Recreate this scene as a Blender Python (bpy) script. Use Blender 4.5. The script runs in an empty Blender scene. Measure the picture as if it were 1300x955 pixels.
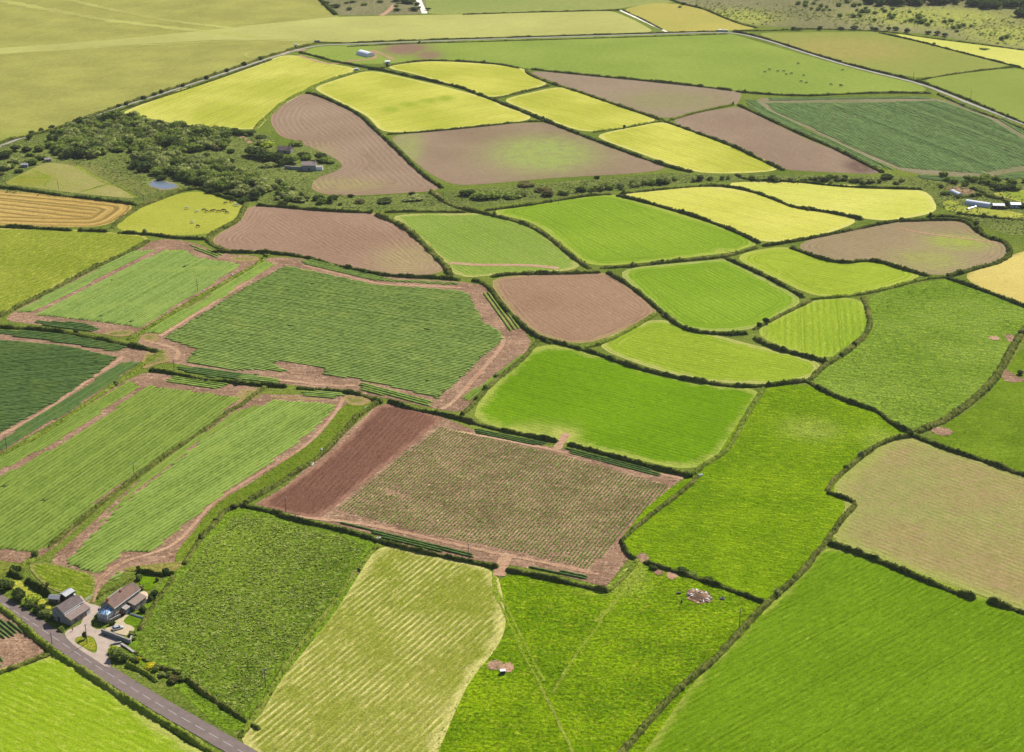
import bpy, bmesh, math, random
import numpy as np
from mathutils import Vector, noise as mnoise
from mathutils.geometry import delaunay_2d_cdt
random.seed(7); RNG = np.random.default_rng(11)
R = math.radians
scene = bpy.context.scene
COL = scene.collection
# ------------------------------------------------------------------ camera
F = 2050.0; HZ = 847.0; TH = math.atan(HZ / F); CH = 324.0
cam = bpy.data.cameras.new("camera"); co = bpy.data.objects.new("camera", cam); COL.objects.link(co)
co.location = (0, 0, CH); co.rotation_euler = (math.pi / 2 - TH, 0, 0)
cam.sensor_fit = 'HORIZONTAL'; cam.sensor_width = 36; cam.lens = 36 * F / 1300
cam.clip_start = 1; cam.clip_end = 60000
scene.camera = co
def P(x, y, z=0.0):
    u = (x - 650) / F; v = (477.5 - y) / F
    d = (u, math.cos(TH) + v * math.sin(TH), -math.sin(TH) + v * math.cos(TH))
    t = (z - CH) / d[2]
    return Vector((d[0] * t, d[1] * t, z))
# magnified crops of the survey: origin and scale -> full coordinates
CR = {'A': (0, 0, .25385), 'B': (300, 0, .25385), 'C': (600, 0, .25385), 'D': (900, 0, .3077), 'E': (0, 200, .25385), 'F': (300, 200, .25385),
      'G': (600, 200, .25385), 'H': (900, 200, .377), 'I': (0, 400, .25385), 'J': (300, 400, .3143), 'K': (600, 400, .3143),
      'L': (160, 640, .25385), 'M': (460, 640, .25385), 'N': (760, 640, .25385), 'O': (1000, 540, .3456), 'Z': (0, 680, .199),
      'U': (0, 120, .1615), 'V': (200, 130, .1615), 'W': (380, 0, .1385), 'X': (1180, 215, .0923), 'Y': (210, 235, .0769), 'T': (960, 60, .1),
      'S': (50, 720, .0733), 'Q': (115, 725, .0838), 'P': (80, 790, .0795), '.': (0, 0, 1)}
def parse(s):
    out = []; k = '.'
    for tok in s.split():
        if tok in CR: k = tok; continue
        a, b = tok.split(','); o = CR[k]
        out.append((o[0] + float(a) * o[2], o[1] + float(b) * o[2]))
    return out
def G2(s, z=0.0): return [P(x, y, z).xy for x, y in parse(s)]
def one(s, z=0.0): return P(*parse(s)[0], z)
def chaikin(p, n, closed):
    for _ in range(n):
        q = []
        m = len(p)
        for i in range(m if closed else m - 1):
            a = p[i]; b = p[(i + 1) % m]
            t = .25 if not closed else min(.25, 8.0 / max(.01, (b - a).length))
            q += [a.lerp(b, t), b.lerp(a, t)]
        if not closed: q = [p[0]] + q + [p[-1]]
        p = q
    return p
def resample(p, step, closed=False):
    pts = list(p) + ([p[0]] if closed else [])
    out = []
    for a, b in zip(pts, pts[1:]):
        n = max(1, int(math.ceil((b - a).length / step)))
        out += [a.lerp(b, i / n) for i in range(n)]
    if not closed: out.append(pts[-1])
    return out
# ------------------------------------------------------------------ colour
EXPO = (2.0, 2.1, 2.35)      # how much brighter than its albedo a sunlit level surface shows
def lin(c): c /= 255.0; return c / 12.92 if c <= .04045 else ((c + .055) / 1.055) ** 2.4
def alb(r, g, b, k=1.0):
    if g > r: d = g - r; r += d * .28; g -= d * .1
    elif g <= r: r *= 1.04; g *= 1.07; b *= 1.04 if b < g * .72 else 1.09
    return (min(.8, lin(r) / EXPO[0] * k), min(.8, lin(g) / EXPO[1] * k), min(.8, lin(b) / EXPO[2] * k), 1)
class NT:
    def __init__(s, name):
        s.m = bpy.data.materials.new(name); s.m.use_nodes = True; s.t = s.m.node_tree; s.t.nodes.clear()
        s.out = s.n('ShaderNodeOutputMaterial'); s.b = s.n('ShaderNodeBsdfPrincipled'); s.l(s.b.outputs[0], s.out.inputs[0])
        s.b.inputs['Roughness'].default_value = .9; s.b.inputs['Specular IOR Level'].default_value = .0
    def n(s, t): return s.t.nodes.new(t)
    def l(s, a, b): s.t.links.new(a, b)
    def put(s, sock, v):
        if isinstance(v, (int, float)): sock.default_value = v
        elif isinstance(v, tuple): sock.default_value = v
        else: s.l(v, sock)
    def math(s, op, a, b=0.0, clamp=False):
        n = s.n('ShaderNodeMath'); n.operation = op; n.use_clamp = clamp; s.put(n.inputs[0], a); s.put(n.inputs[1], b); return n.outputs[0]
    def mix(s, f, a, b):
        n = s.n('ShaderNodeMix'); n.data_type = 'RGBA'; s.put(n.inputs[0], f); s.put(n.inputs[6], a); s.put(n.inputs[7], b); return n.outputs[2]
    def scale(s, colr, f):
        n = s.n('ShaderNodeVectorMath'); n.operation = 'SCALE'; s.put(n.inputs[0], colr); s.put(n.inputs[3], f); return n.outputs[0]
    def pos(s): return s.n('ShaderNodeNewGeometry').outputs['Position']
    def noise(s, v, sc, det=2.0, rough=.5):
        n = s.n('ShaderNodeTexNoise'); s.put(n.inputs['Vector'], v); n.inputs['Scale'].default_value = sc
        n.inputs['Detail'].default_value = det; n.inputs['Roughness'].default_value = rough; return n.outputs[0]
    def dot(s, v, d):
        n = s.n('ShaderNodeVectorMath'); n.operation = 'DOT_PRODUCT'; s.put(n.inputs[0], v); n.inputs[1].default_value = d; return n.outputs['Value']
    def comb(s, a, b, c=0.0):
        n = s.n('ShaderNodeCombineXYZ'); s.put(n.inputs[0], a); s.put(n.inputs[1], b); s.put(n.inputs[2], c); return n.outputs[0]
    def attr(s, name):
        n = s.n('ShaderNodeAttribute'); n.attribute_name = name; return n.outputs['Fac']
    def ramp(s, v, lo, hi):
        n = s.n('ShaderNodeMapRange'); n.clamp = True; s.put(n.inputs[0], v); n.inputs[1].default_value = lo; n.inputs[2].default_value = hi; return n.outputs[0]
    def bump(s, h, dist, st=1.0):
        n = s.n('ShaderNodeBump'); n.inputs['Distance'].default_value = dist; n.inputs['Strength'].default_value = st; s.put(n.inputs['Height'], h); s.l(n.outputs[0], s.b.inputs['Normal'])
def field_mat(name, a, b, c=None, edge=None, ew=5, patch=None, dirpx=None, period=2.0, amp=.15, head=0, fine=.22, fsc=.7, bump=.15, streak=.5, rowcol=None, low=.012, tram=0, cg=.5):
    """a,b: two main tones; c: sparse third tone; edge: margin tone; patch: tone where the patch attribute is 1"""
    fine *= 1.7; fsc *= 1.5
    t = NT(name); p = t.pos()
    if dirpx:
        q = G2(dirpx); d = (q[1] - q[0]).normalized()
    else: d = Vector((1, 0))
    al = t.dot(p, (d.x, d.y, 0)); ac = t.dot(p, (-d.y, d.x, 0))
    if head:
        e = t.attr('edge'); hm = t.math('LESS_THAN', e, float(head)); 
        ac = t.math('ADD', t.math('MULTIPLY', e, hm), t.math('MULTIPLY', ac, t.math('SUBTRACT', 1.0, hm)))
    n1 = t.noise(p, low, 3); n2 = t.noise(p, .11, 4, .6)
    st = t.comb(t.math('MULTIPLY', al, .035), t.math('MULTIPLY', ac, .45))
    n3 = t.noise(st, 1.0, 3, .6)
    nf = t.noise(p, fsc, 3, .7)
    st2 = t.comb(t.math('MULTIPLY', al, .16), t.math('MULTIPLY', ac, .55))
    base = t.mix(t.ramp(t.math('ADD', t.math('MULTIPLY', n1, .55), t.math('ADD', t.math('MULTIPLY', n2, .45 * (1 - streak) + .1), t.math('MULTIPLY', n3, .45 * streak))), .42, .63), a, b)
    if c: base = t.mix(t.ramp(t.noise(st2 if dirpx else p, 1.0 if dirpx else .3, 5, .75), .5 + .09 * cg * 2 - .06, .5 + .09 * cg * 2 + .1), base, c)
    dk = t.noise(st2 if dirpx else p, 1.7 if dirpx else .55, 4, .8)
    if patch:
        base = t.mix(t.math('MULTIPLY', t.attr('patch'), t.ramp(t.math('ADD', n2, t.math('MULTIPLY', n3, .5)), .35, .75)), base, patch)
    if rowcol:
        w = t.math('SINE', t.math('ADD', t.math('MULTIPLY', ac, 2 * math.pi / period), t.math('MULTIPLY', n2, 1.2)))
        w = t.math('MULTIPLY', t.ramp(w, -.1, .8), t.ramp(t.math('ADD', t.noise(st2, .9, 4, .8), t.math('MULTIPLY', t.noise(p, .035, 4, .7), 1.3)), 1.04, 1.36) if amp < 1 else 1.0)
        base = t.mix(t.math('MULTIPLY', w, .9), base, rowcol)
    if edge:
        e = t.attr('edge')
        ef = t.ramp(t.math('ADD', e, t.math('MULTIPLY', t.math('SUBTRACT', n2, .5), ew * 2.2)), ew, ew * .25)
        base = t.mix(t.math('MULTIPLY', ef, .85), base, edge)
    k = t.math('ADD', 1.0 - fine / 2 * 1.0, t.math('MULTIPLY', t.ramp(nf, .38, .62), fine))
    w = t.math('SINE', t.math('ADD', t.math('MULTIPLY', ac, 2 * math.pi / period), t.math('MULTIPLY', n2, 3.0)))
    k = t.math('MULTIPLY', k, t.math('ADD', 1.0, t.math('MULTIPLY', w, t.math('MULTIPLY', t.ramp(t.noise(p, .06, 4, .7), .35, .7), min(amp, .5) * .6))))
    k = t.math('MULTIPLY', k, t.math('ADD', 1 - fine * .45, t.math('MULTIPLY', t.ramp(t.noise(st2, 1.0, 4, .75), .3, .7), fine * .9)))
    k = t.math('MULTIPLY', k, t.math('SUBTRACT', 1.03, t.math('MULTIPLY', t.ramp(dk, .5, .64), min(.5, fine * 1.0))))
    k = t.math('MULTIPLY', k, t.math('ADD', .93, t.math('MULTIPLY', t.ramp(n2, .3, .7), .14)))
    if tram:     # paired wheel lines of the sprayer
        f = t.math('ABSOLUTE', t.math('SUBTRACT', t.math('FRACT', t.math('MULTIPLY', t.math('ADD', ac, t.math('MULTIPLY', n2, 1.5)), 1 / tram)), .5))
        f = t.math('LESS_THAN', t.math('ABSOLUTE', t.math('SUBTRACT', f, .9 / tram)), .32 / tram)
        k = t.math('MULTIPLY', k, t.math('SUBTRACT', 1.0, t.math('MULTIPLY', f, .16)))
    t.l(t.scale(base, k), t.b.inputs['Base Color'])
    if bump: t.bump(nf, bump * 2, 1.0)
    return t.m
def plain_mat(name, a, b, sc=.8, rough=.9, det=3, bump=0, spec=.15, metallic=0, scz=None):
    t = NT(name); p = t.n('ShaderNodeTexCoord').outputs['Object'] if scz is None else t.pos()
    n = t.noise(p, sc, det, .65)
    t.l(t.mix(t.ramp(n, .3, .7), a, b), t.b.inputs['Base Color'])
    t.b.inputs['Roughness'].default_value = rough; t.b.inputs['Specular IOR Level'].default_value = spec; t.b.inputs['Metallic'].default_value = metallic
    if bump: t.bump(n, bump)
    return t.m
def leaf_mat(name, a, b, c, sc=.5):
    t = NT(name); p = t.pos()
    n1 = t.noise(p, sc, 3, .7); n2 = t.noise(p, .06, 2)
    v = t.attr('tint')
    base = t.mix(t.ramp(t.math('ADD', n1, t.math('MULTIPLY', t.math('SUBTRACT', v, .5), .5)), .3, .7), a, b)
    base = t.mix(t.math('MULTIPLY', t.ramp(n2, .5, .7), .6), base, c)
    t.l(base, t.b.inputs['Base Color']); t.b.inputs['Roughness'].default_value = .75
    tr = t.n('ShaderNodeBsdfTranslucent'); t.l(t.scale(base, 1.15), tr.inputs[0]); ms = t.n('ShaderNodeMixShader'); ms.inputs[0].default_value = .35
    t.l(t.b.outputs[0], ms.inputs[1]); t.l(tr.outputs[0], ms.inputs[2]); t.l(ms.outputs[0], t.out.inputs[0])
    return t.m
# ------------------------------------------------------------------ objects
def tag(o, label=None, cat=None, group=None, kind=None):
    if label: o['label'] = label
    if cat: o['category'] = cat
    if group: o['group'] = group
    if kind: o['kind'] = kind
    return o
def mesh_np(name, v, f, mats, idx=None, attrs=None, smooth=False):
    """v (n,3) floats; f list of arrays of equal arity or one array (m,k)"""
    me = bpy.data.meshes.new(name)
    fs = f if isinstance(f, list) else [f]
    fs = [x for x in fs if len(x)]
    nl = sum(x.size for x in fs); nf = sum(len(x) for x in fs)
    me.vertices.add(len(v)); me.vertices.foreach_set('co', np.asarray(v, np.float32).ravel())
    me.loops.add(nl); me.polygons.add(nf)
    me.loops.foreach_set('vertex_index', np.concatenate([x.ravel() for x in fs]).astype(np.int32))
    tot = np.concatenate([np.full(len(x), x.shape[1], np.int32) for x in fs])
    st = np.concatenate([[0], np.cumsum(tot)[:-1]]).astype(np.int32)
    me.polygons.foreach_set('loop_start', st); me.polygons.foreach_set('loop_total', tot)
    for m in (mats if isinstance(mats, list) else [mats]): me.materials.append(m)
    if idx is not None: me.polygons.foreach_set('material_index', np.asarray(idx, np.int32))
    if attrs:
        for k, a in attrs.items():
            at = me.attributes.new(k, 'FLOAT', 'POINT'); at.data.foreach_set('value', np.asarray(a, np.float32))
    if smooth: me.polygons.foreach_set('use_smooth', np.ones(nf, bool))
    me.update(calc_edges=True); me.validate()
    return me
def link(name, me, parent=None):
    o = bpy.data.objects.new(name, me); COL.objects.link(o)
    if parent is not None: o.parent = parent
    return o
def empty(name, loc=(0, 0, 0), rz=0):
    o = bpy.data.objects.new(name, None); COL.objects.link(o); o.location = loc; o.rotation_euler = (0, 0, rz); o.empty_display_size = .5
    return o
def children(o): return list(o.children)
def copy_tree(o, parent=None):
    c = o.copy(); COL.objects.link(c)
    if parent is not None: c.parent = parent
    for ch in children(o): copy_tree(ch, c)
    return c
# boxes, prisms and tubes collected in one mesh
class MB:
    def __init__(s): s.v = []; s.f = []
    def add(s, vs, fs):
        k = len(s.v); s.v += [tuple(x) for x in vs]; s.f += [tuple(i + k for i in f) for f in fs]; return s
    def box(s, x0, x1, y0, y1, z0, z1):
        return s.add([(x0, y0, z0), (x1, y0, z0), (x1, y1, z0), (x0, y1, z0), (x0, y0, z1), (x1, y0, z1), (x1, y1, z1), (x0, y1, z1)],
                     [(0, 3, 2, 1), (4, 5, 6, 7), (0, 1, 5, 4), (1, 2, 6, 5), (2, 3, 7, 6), (3, 0, 4, 7)])
    def obox(s, c, sx, sy, sz, e):
        from mathutils import Euler
        m = Euler(e).to_matrix(); c = Vector(c)
        vs = [c + m @ Vector((a * sx / 2, b * sy / 2, d * sz / 2)) for d in (-1, 1) for a, b in ((-1, -1), (1, -1), (1, 1), (-1, 1))]
        return s.add(vs, [(0, 3, 2, 1), (4, 5, 6, 7), (0, 1, 5, 4), (1, 2, 6, 5), (2, 3, 7, 6), (3, 0, 4, 7)])
    def prism(s, prof, x0, x1, axis=0):
        n = len(prof)
        mk = (lambda x, p: (x, p[0], p[1])) if axis == 0 else (lambda x, p: (p[0], x, p[1]))
        vs = [mk(x0, p) for p in prof] + [mk(x1, p) for p in prof]
        return s.add(vs, [tuple(range(n))[::-1], tuple(range(n, 2 * n))] + [(i, (i + 1) % n, n + (i + 1) % n, n + i) for i in range(n)])
    def tube(s, a, b, r0, r1=None, n=8):
        a = Vector(a); b = Vector(b); r1 = r0 if r1 is None else r1
        d = (b - a).normalized(); u = d.orthogonal().normalized(); w = d.cross(u)
        vs = []
        for c, r in ((a, r0), (b, r1)):
            for i in range(n):
                t = 2 * math.pi * i / n; vs.append(c + u * (r * math.cos(t)) + w * (r * math.sin(t)))
        return s.add(vs, [tuple(range(n))[::-1], tuple(range(n, 2 * n))] + [(i, (i + 1) % n, n + (i + 1) % n, n + i) for i in range(n)])
    def build(s, name, mat, parent=None, bevel=0, smooth=False):
        me = bpy.data.meshes.new(name); me.from_pydata(s.v, [], s.f); me.materials.append(mat)
        bm = bmesh.new(); bm.from_mesh(me); bmesh.ops.recalc_face_normals(bm, faces=bm.faces)
        if bevel: bmesh.ops.bevel(bm, geom=list(bm.edges), offset=bevel, segments=2, affect='EDGES', profile=.6)
        bm.to_mesh(me); bm.free()
        if smooth: me.polygons.foreach_set('use_smooth', [True] * len(me.polygons))
        return link(name, me, parent)
# ------------------------------------------------------------------ ground sheets
SHEET = [0]
def level(z):      # every sheet lies a little above the one made before it
    SHEET[0] += 1
    return .012 + SHEET[0] * .0008 if z <= .0121 else z + .085 + SHEET[0] * .0004
def grow(p, g):
    n = len(p); A = sum(p[i].x * p[(i + 1) % n].y - p[(i + 1) % n].x * p[i].y for i in range(n)); sg = 1 if A > 0 else -1; out = []
    for i in range(n):
        d = (p[(i + 1) % n] - p[i - 1]);
        if d.length < 1e-6: out.append(p[i]); continue
        d.normalize(); out.append(p[i] + Vector((d.y, -d.x)) * g * sg)
    return out
def poly_sheet(name, s, mat, z, smooth=2, step=6.0, patches=None, jag=0.0, pts=None, g=0):
    z = level(z)
    p = pts or G2(s)
    if smooth: p = chaikin(p, smooth, True)
    p = resample(p, step, True)
    if g: p = grow(p, g)
    if jag:
        p = [q + Vector((random.uniform(-jag, jag), random.uniform(-jag, jag))) for q in p]
    A = np.array([(q.x, q.y) for q in p]); n = len(A)
    x0, y0 = A.min(0); x1, y1 = A.max(0)
    step2 = max(step, math.sqrt((x1 - x0) * (y1 - y0) / 9000))
    gx, gy = np.meshgrid(np.arange(x0, x1, step2), np.arange(y0, y1, step2))
    g = np.stack([gx.ravel(), gy.ravel()], 1) + RNG.uniform(-.2, .2, (gx.size, 2)) * step2
    ins, dist = inside_dist(g, A)
    g = g[ins & (dist > step2 * .45)]
    allp = [Vector(q) for q in np.concatenate([A, g])]
    r = delaunay_2d_cdt(allp, [], [list(range(n))], 1, 1e-4)
    V = np.array([(q.x, q.y) for q in r[0]]); Fc = np.array([f for f in r[2] if len(f) == 3])
    _, dd = inside_dist(V, A)
    pa = np.zeros(len(V))
    for px in (patches or []):
        c = one('. %g,%g' % (px[0], px[1])).xy; e = (one('. %g,%g' % (px[0] + px[2], px[1])).xy - c).length; f = abs(one('. %g,%g' % (px[0], px[1] - px[3])).y - c.y)
        pa = np.maximum(pa, np.clip(1.6 * np.exp(-(((V[:, 0] - c.x) / e) ** 2 + ((V[:, 1] - c.y) / f) ** 2)), 0, 1) * (px[4] if len(px) > 4 else 1))
    me = mesh_np(name, np.c_[V, np.full(len(V), z)], Fc, mat, attrs={'edge': dd, 'patch': pa})
    bm = bmesh.new(); bm.from_mesh(me)
    for f in bm.faces:
        if f.normal.z < 0: f.normal_flip()
    bm.to_mesh(me); bm.free()
    return tag(link(name, me), kind='structure')
def inside_dist(g, A):
    n = len(A); B = np.roll(A, -1, 0)
    ins = np.zeros(len(g), bool); dist = np.full(len(g), 1e9)
    for i in range(n):
        a = A[i]; b = B[i]
        c = ((a[1] > g[:, 1]) != (b[1] > g[:, 1]))
        if a[1] != b[1]:
            ins ^= c & (g[:, 0] < (b[0] - a[0]) * (g[:, 1] - a[1]) / (b[1] - a[1]) + a[0])
        ab = b - a; L = ab @ ab
        if L < 1e-9: continue
        t = np.clip(((g - a) @ ab) / L, 0, 1)
        d = np.hypot(*(g - a - t[:, None] * ab).T)
        dist = np.minimum(dist, d)
    return ins, dist
def ribbon(name, s, w, mat, z, kind='structure', jit=.15, smooth=2, step=3.0, pts=None, drop=0):
    z = level(z); p = resample(chaikin(pts or G2(s), smooth, False), step)
    L = []; 
    for i, q in enumerate(p):
        d = (p[min(i + 1, len(p) - 1)] - p[max(i - 1, 0)]).normalized(); nrm = Vector((-d.y, d.x))
        a = w / 2 * (1 + random.uniform(-jit, jit)); b = w / 2 * (1 + random.uniform(-jit, jit))
        L += [(*(q + nrm * a), z - drop), (*q, z), (*(q - nrm * b), z - drop)]
    m = len(p)
    fs = np.array([[3 * i + 3 + j, 3 * i + j, 3 * i + j + 1, 3 * i + 4 + j] for i in range(m - 1) for j in (0, 1)])
    V = np.array(L)
    ed = np.tile([0, w / 2, 0], m)
    o = link(name, mesh_np(name, V, fs, mat, attrs={'edge': ed, 'patch': np.zeros(len(V))}))
    return tag(o, kind=kind)
# leaves: n small quads around given centres with given half-size
def quads(c, size, flat=.5):
    n = len(c); a = RNG.normal(size=(n, 3)); a /= np.linalg.norm(a, axis=1)[:, None]
    b = RNG.normal(size=(n, 3)); b[:, 2] *= flat; b -= a * (a * b).sum(1)[:, None]; b /= np.linalg.norm(b, axis=1)[:, None]
    s = np.asarray(size)[:, None] if np.ndim(size) else size
    k = RNG.uniform(.6, 1.3, (n, 4))
    v = np.stack([c + a * s * k[:, :1], c + b * s * k[:, 1:2], c - a * s * k[:, 2:3], c - b * s * k[:, 3:4]], 1).reshape(-1, 3)
    return v, np.arange(4 * n).reshape(n, 4)
def tufts_mesh(name, xy, size, mat, z0=.02, per=5, h=.5):
    """low broad plants: a few upright or leaning blades-clumps per spot"""
    n = len(xy); sz = np.repeat(size, per)
    c = np.repeat(np.c_[xy, np.full(n, z0 + .08)], per, 0)
    ang = RNG.uniform(0, 2 * math.pi, n * per); 
    d = np.c_[np.cos(ang), np.sin(ang), np.zeros(n * per)]; s = np.c_[-np.sin(ang), np.cos(ang), np.zeros(n * per)]
    r = RNG.uniform(.4, 1.1, n * per) * sz; hh = RNG.uniform(.5, 1.2, n * per) * sz * h * 2
    w = sz * RNG.uniform(.3, .6, n * per)
    b0 = c + d * (r * .1)[:, None]; up = np.array([0, 0, 1.0])
    v = np.stack([b0 - s * (w * .4)[:, None], b0 + s * (w * .4)[:, None], b0 + d * (r * .6)[:, None] + s * w[:, None] * .8 + up * hh[:, None],
                  b0 + d * r[:, None] - s * w[:, None] * .5 + up * (hh * .75)[:, None]], 1).reshape(-1, 3)
    ti = np.repeat(np.repeat(RNG.uniform(0, 1, n), per), 4)
    return mesh_np(name, v, np.arange(4 * n * per).reshape(-1, 4), mat, attrs={'tint': ti})
def scatter(s, dens, smooth=2, margin=1.0, pts=None):
    A = np.array([(q.x, q.y) for q in (chaikin(pts or G2(s), smooth, True) if smooth else G2(s))])
    x0, y0 = A.min(0); x1, y1 = A.max(0); n = int((x1 - x0) * (y1 - y0) * dens)
    g = np.c_[RNG.uniform(x0, x1, n), RNG.uniform(y0, y1, n)]
    i, d = inside_dist(g, A); return g[i & (d > margin)]
def ndens(xy, sc, seed=0.0):
    return np.array([mnoise.noise((x * sc, y * sc, seed)) for x, y in xy])
# crop rows: ridges of leaves clipped to a polygon
def crop_rows(name, s, dirpx, spacing, width, height, mat, seg=1.6, smooth=0, gap=.012, kindlabel=True, wide=.0, jit=.16):
    A = np.array([(q.x, q.y) for q in (chaikin(G2(s), smooth, True) if smooth else G2(s))]); B = np.roll(A, -1, 0)
    q = G2(dirpx); d = (q[1] - q[0]).normalized(); d = np.array([d.x, d.y]); nr = np.array([-d[1], d[0]])
    a = A @ nr; r0 = math.ceil(a.min() / spacing) * spacing
    V = []; Fq = []; off = 0
    pr = np.array([(-.5, 0), (-.42, .75), (-.15, 1.0), (.18, .95), (.42, .7), (.5, 0)])
    k = r0; tint = []
    while k < a.max():
        an = A @ nr - k; bn = B @ nr - k; hit = (an > 0) != (bn > 0)
        ts = an[hit] / (an[hit] - bn[hit]); al = np.sort((A[hit] + (B[hit] - A[hit]) * ts[:, None]) @ d)
        rowv = RNG.uniform(.85, 1.1); rw = RNG.uniform(0, 1)
        wk = width * (1 - (RNG.random() < .12) * wide)
        for i in range(0, len(al) - 1, 2):
            s0 = al[i] + RNG.uniform(0, 2.5); s1 = al[i + 1] - RNG.uniform(0, 2.5)
            while s1 - s0 > 2:
                e = s1
                if RNG.random() < (s1 - s0) * gap * .1: e = RNG.uniform(s0 + 2, s1)
                m = max(3, int((e - s0) / seg)); t = np.linspace(s0, e, m)
                w = wk * (1 + RNG.uniform(-jit, jit, (m, 6))); h = height * rowv * (1 + RNG.uniform(-jit * 1.8, jit * 1.8, (m, 6)))
                w[0] *= .5; w[-1] *= .5; h[0] *= .3; h[-1] *= .3
                off_n = pr[:, 0] * w + k; z = pr[:, 1] * h * 1.15 + .11
                al2 = t[:, None] + RNG.uniform(-.25, .25, (m, 6)) * seg
                xy = al2[..., None] * d + off_n[..., None] * nr
                V.append(np.concatenate([xy, z[..., None]], 2).reshape(-1, 3))
                tint.append(np.full(m * 6, rw * .5) + RNG.uniform(0, .5, m * 6))
                ii = (np.arange(m - 1)[:, None] * 6 + np.arange(5)[None]).ravel() + off
                Fq.append(np.stack([ii, ii + 6, ii + 7, ii + 1], 1)); off += m * 6
                s0 = e + RNG.uniform(1, 4)
        k += spacing
    if not V: return None
    V = np.concatenate(V); Fq = np.concatenate(Fq)
    o = link(name, mesh_np(name, V, Fq, mat, attrs={'tint': np.concatenate(tint)}))
    return tag(o, kind='stuff')
# ------------------------------------------------------------------ materials of the land
VG = alb(118, 138, 62); VG2 = alb(84, 112, 40)
M = {}
M['verge'] = field_mat('verge_grass', alb(136, 162, 70), alb(102, 138, 50), c=alb(160, 166, 92), fine=.35, bump=.25, amp=.0, cg=.6)
M['scrubland'] = field_mat('scrub_ground', alb(134, 158, 82), alb(100, 130, 58), c=alb(150, 148, 92), fine=.5, fsc=.35, bump=.5, amp=0, low=.02, cg=.4)
M['heath'] = field_mat('heath_ground', alb(150, 148, 110), alb(128, 134, 88), c=alb(160, 138, 120), fine=.3, fsc=.2, bump=.4, amp=0, low=.008, cg=.3, patch=alb(175, 188, 95), dirpx='. 900,20 1300,60')
M['soil'] = field_mat('bare_soil', alb(184, 148, 124), alb(146, 114, 94), fine=.34, bump=.12, amp=.05, low=.05, c=alb(214, 178, 148), cg=.5)
M['soil_dark'] = field_mat('ploughed_soil', alb(140, 100, 84), alb(120, 84, 70), fine=.2, dirpx='J 200,780 600,370', period=2.6, amp=.28, edge=alb(168, 125, 105), ew=3, bump=.15)
M['track'] = field_mat('track_dirt', alb(214, 176, 146), alb(186, 144, 118), fine=.2, amp=0)
M['asphalt'] = plain_mat('asphalt', (.155, .115, .1, 1), (.11, .085, .075, 1), sc=.25, rough=.85, scz=1, det=6)
M['lane'] = plain_mat('lane_tarmac', (.27, .24, .21, 1), (.2, .18, .15, 1), sc=.1, scz=1)
M['whitetrack'] = plain_mat('white_track', (.62, .58, .48, 1), (.5, .45, .37, 1), sc=.1, scz=1)
M['paint'] = plain_mat('road_paint', (.42, .4, .38, 1), (.3, .28, .26, 1), sc=2, scz=1)
M['crop'] = leaf_mat('crop_leaves', alb(130, 168, 90, 2.05), alb(102, 144, 66, 2.0), alb(138, 168, 84, 2.05), .6)
M['crop_bright'] = leaf_mat('crop_leaves_bright', alb(142, 184, 92, 1.75), alb(110, 154, 66, 1.7), alb(142, 180, 84, 1.75), .6)
M['crop_olive'] = leaf_mat('crop_leaves_olive', alb(128, 164, 76, 1.85), alb(100, 140, 56, 1.8), alb(128, 164, 72, 1.8), .6)
M['crop_dark'] = leaf_mat('crop_leaves_dark', alb(92, 138, 78, 1.7), alb(70, 114, 56, 1.7), alb(100, 138, 66, 1.7), .5)
M['crop_blue'] = leaf_mat('crop_leaves_blue', alb(124, 168, 104, 1.5), alb(98, 144, 84, 1.5), alb(118, 170, 100, 1.6), .3)
M['sprout'] = leaf_mat('sprout_leaves', alb(112, 160, 72, 2.2), alb(86, 134, 50, 2.0), alb(118, 156, 70, 2.2), .6)
M['tuft'] = leaf_mat('weed_leaves', alb(168, 190, 100, 1.9), alb(90, 138, 40, 1.15), alb(170, 190, 110, 1.8), .35)
M['tuft_grass'] = leaf_mat('grass_tufts', alb(120, 176, 30, 1.7), alb(92, 148, 20, 1.5), alb(146, 176, 50, 1.7), .35)
# ------------------------------------------------------------------ the ground, one sheet to the horizon
gv = [(-30000, -2000, -.02), (30000, -2000, -.02), (30000, 45000, -.02), (-30000, 45000, -.02)]
tag(link('ground', mesh_np('ground', gv, np.array([[0, 1, 2, 3]]), M['verge'])), kind='structure')
def fld(name, s, z=.012, smooth=2, step=6.0, patches=None, jag=0, mat=None, **k):
    if not mat and name in ('yellow_crop_field', 'bright_crop_field', 'lime_crop_field', 'pale_green_field', 'emerald_field', 'young_crop_field', 'striped_green_field'): k.setdefault('tram', 21)
    m = mat or field_mat(name + '_surface', **k)
    return poly_sheet(name, s, m, z, smooth, step, patches, jag, g=0 if (z > .0121 or 'soil' == name[-4:] or 'scrub' in name or 'cabbage' in name) else (4.0 if name in ('yellow_crop_field', 'bright_crop_field', 'lime_crop_field', 'pale_green_field', 'ploughed_field', 'young_crop_field') else 2.8))
Y1, Y2, YE = alb(214, 208, 102), alb(184, 196, 74), alb(224, 214, 134)
B1, B2 = alb(166, 142, 120), alb(150, 126, 106)
fld('hill_pasture', '. -160,215 -160,-60 420,-60 401,0 425,20 441,30 441,52 401,52 A 1300,300 850,450 560,540 340,610 60,695', a=alb(180, 178, 98), b=alb(162, 166, 88), c=alb(184, 172, 108), fine=.14, dirpx='. 0,100 330,40', low=.02, amp=0, streak=.9, patches=[(60, 190, 140, 18, .8)], patch=alb(140, 168, 62))
fld('runway_strip', '. 250,40 330,31 427,21.6 600,18 778,14 810,28 832,41 700,45 600,48 440,54 401,52.5 340,52 291,50 150,58 0,69 -60,76 -60,68 0,61 150,50', z=.024, a=alb(198, 196, 122), b=alb(186, 190, 112), fine=.1, dirpx='. 440,54 832,41', amp=.1, streak=.9, low=.008)
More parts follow.
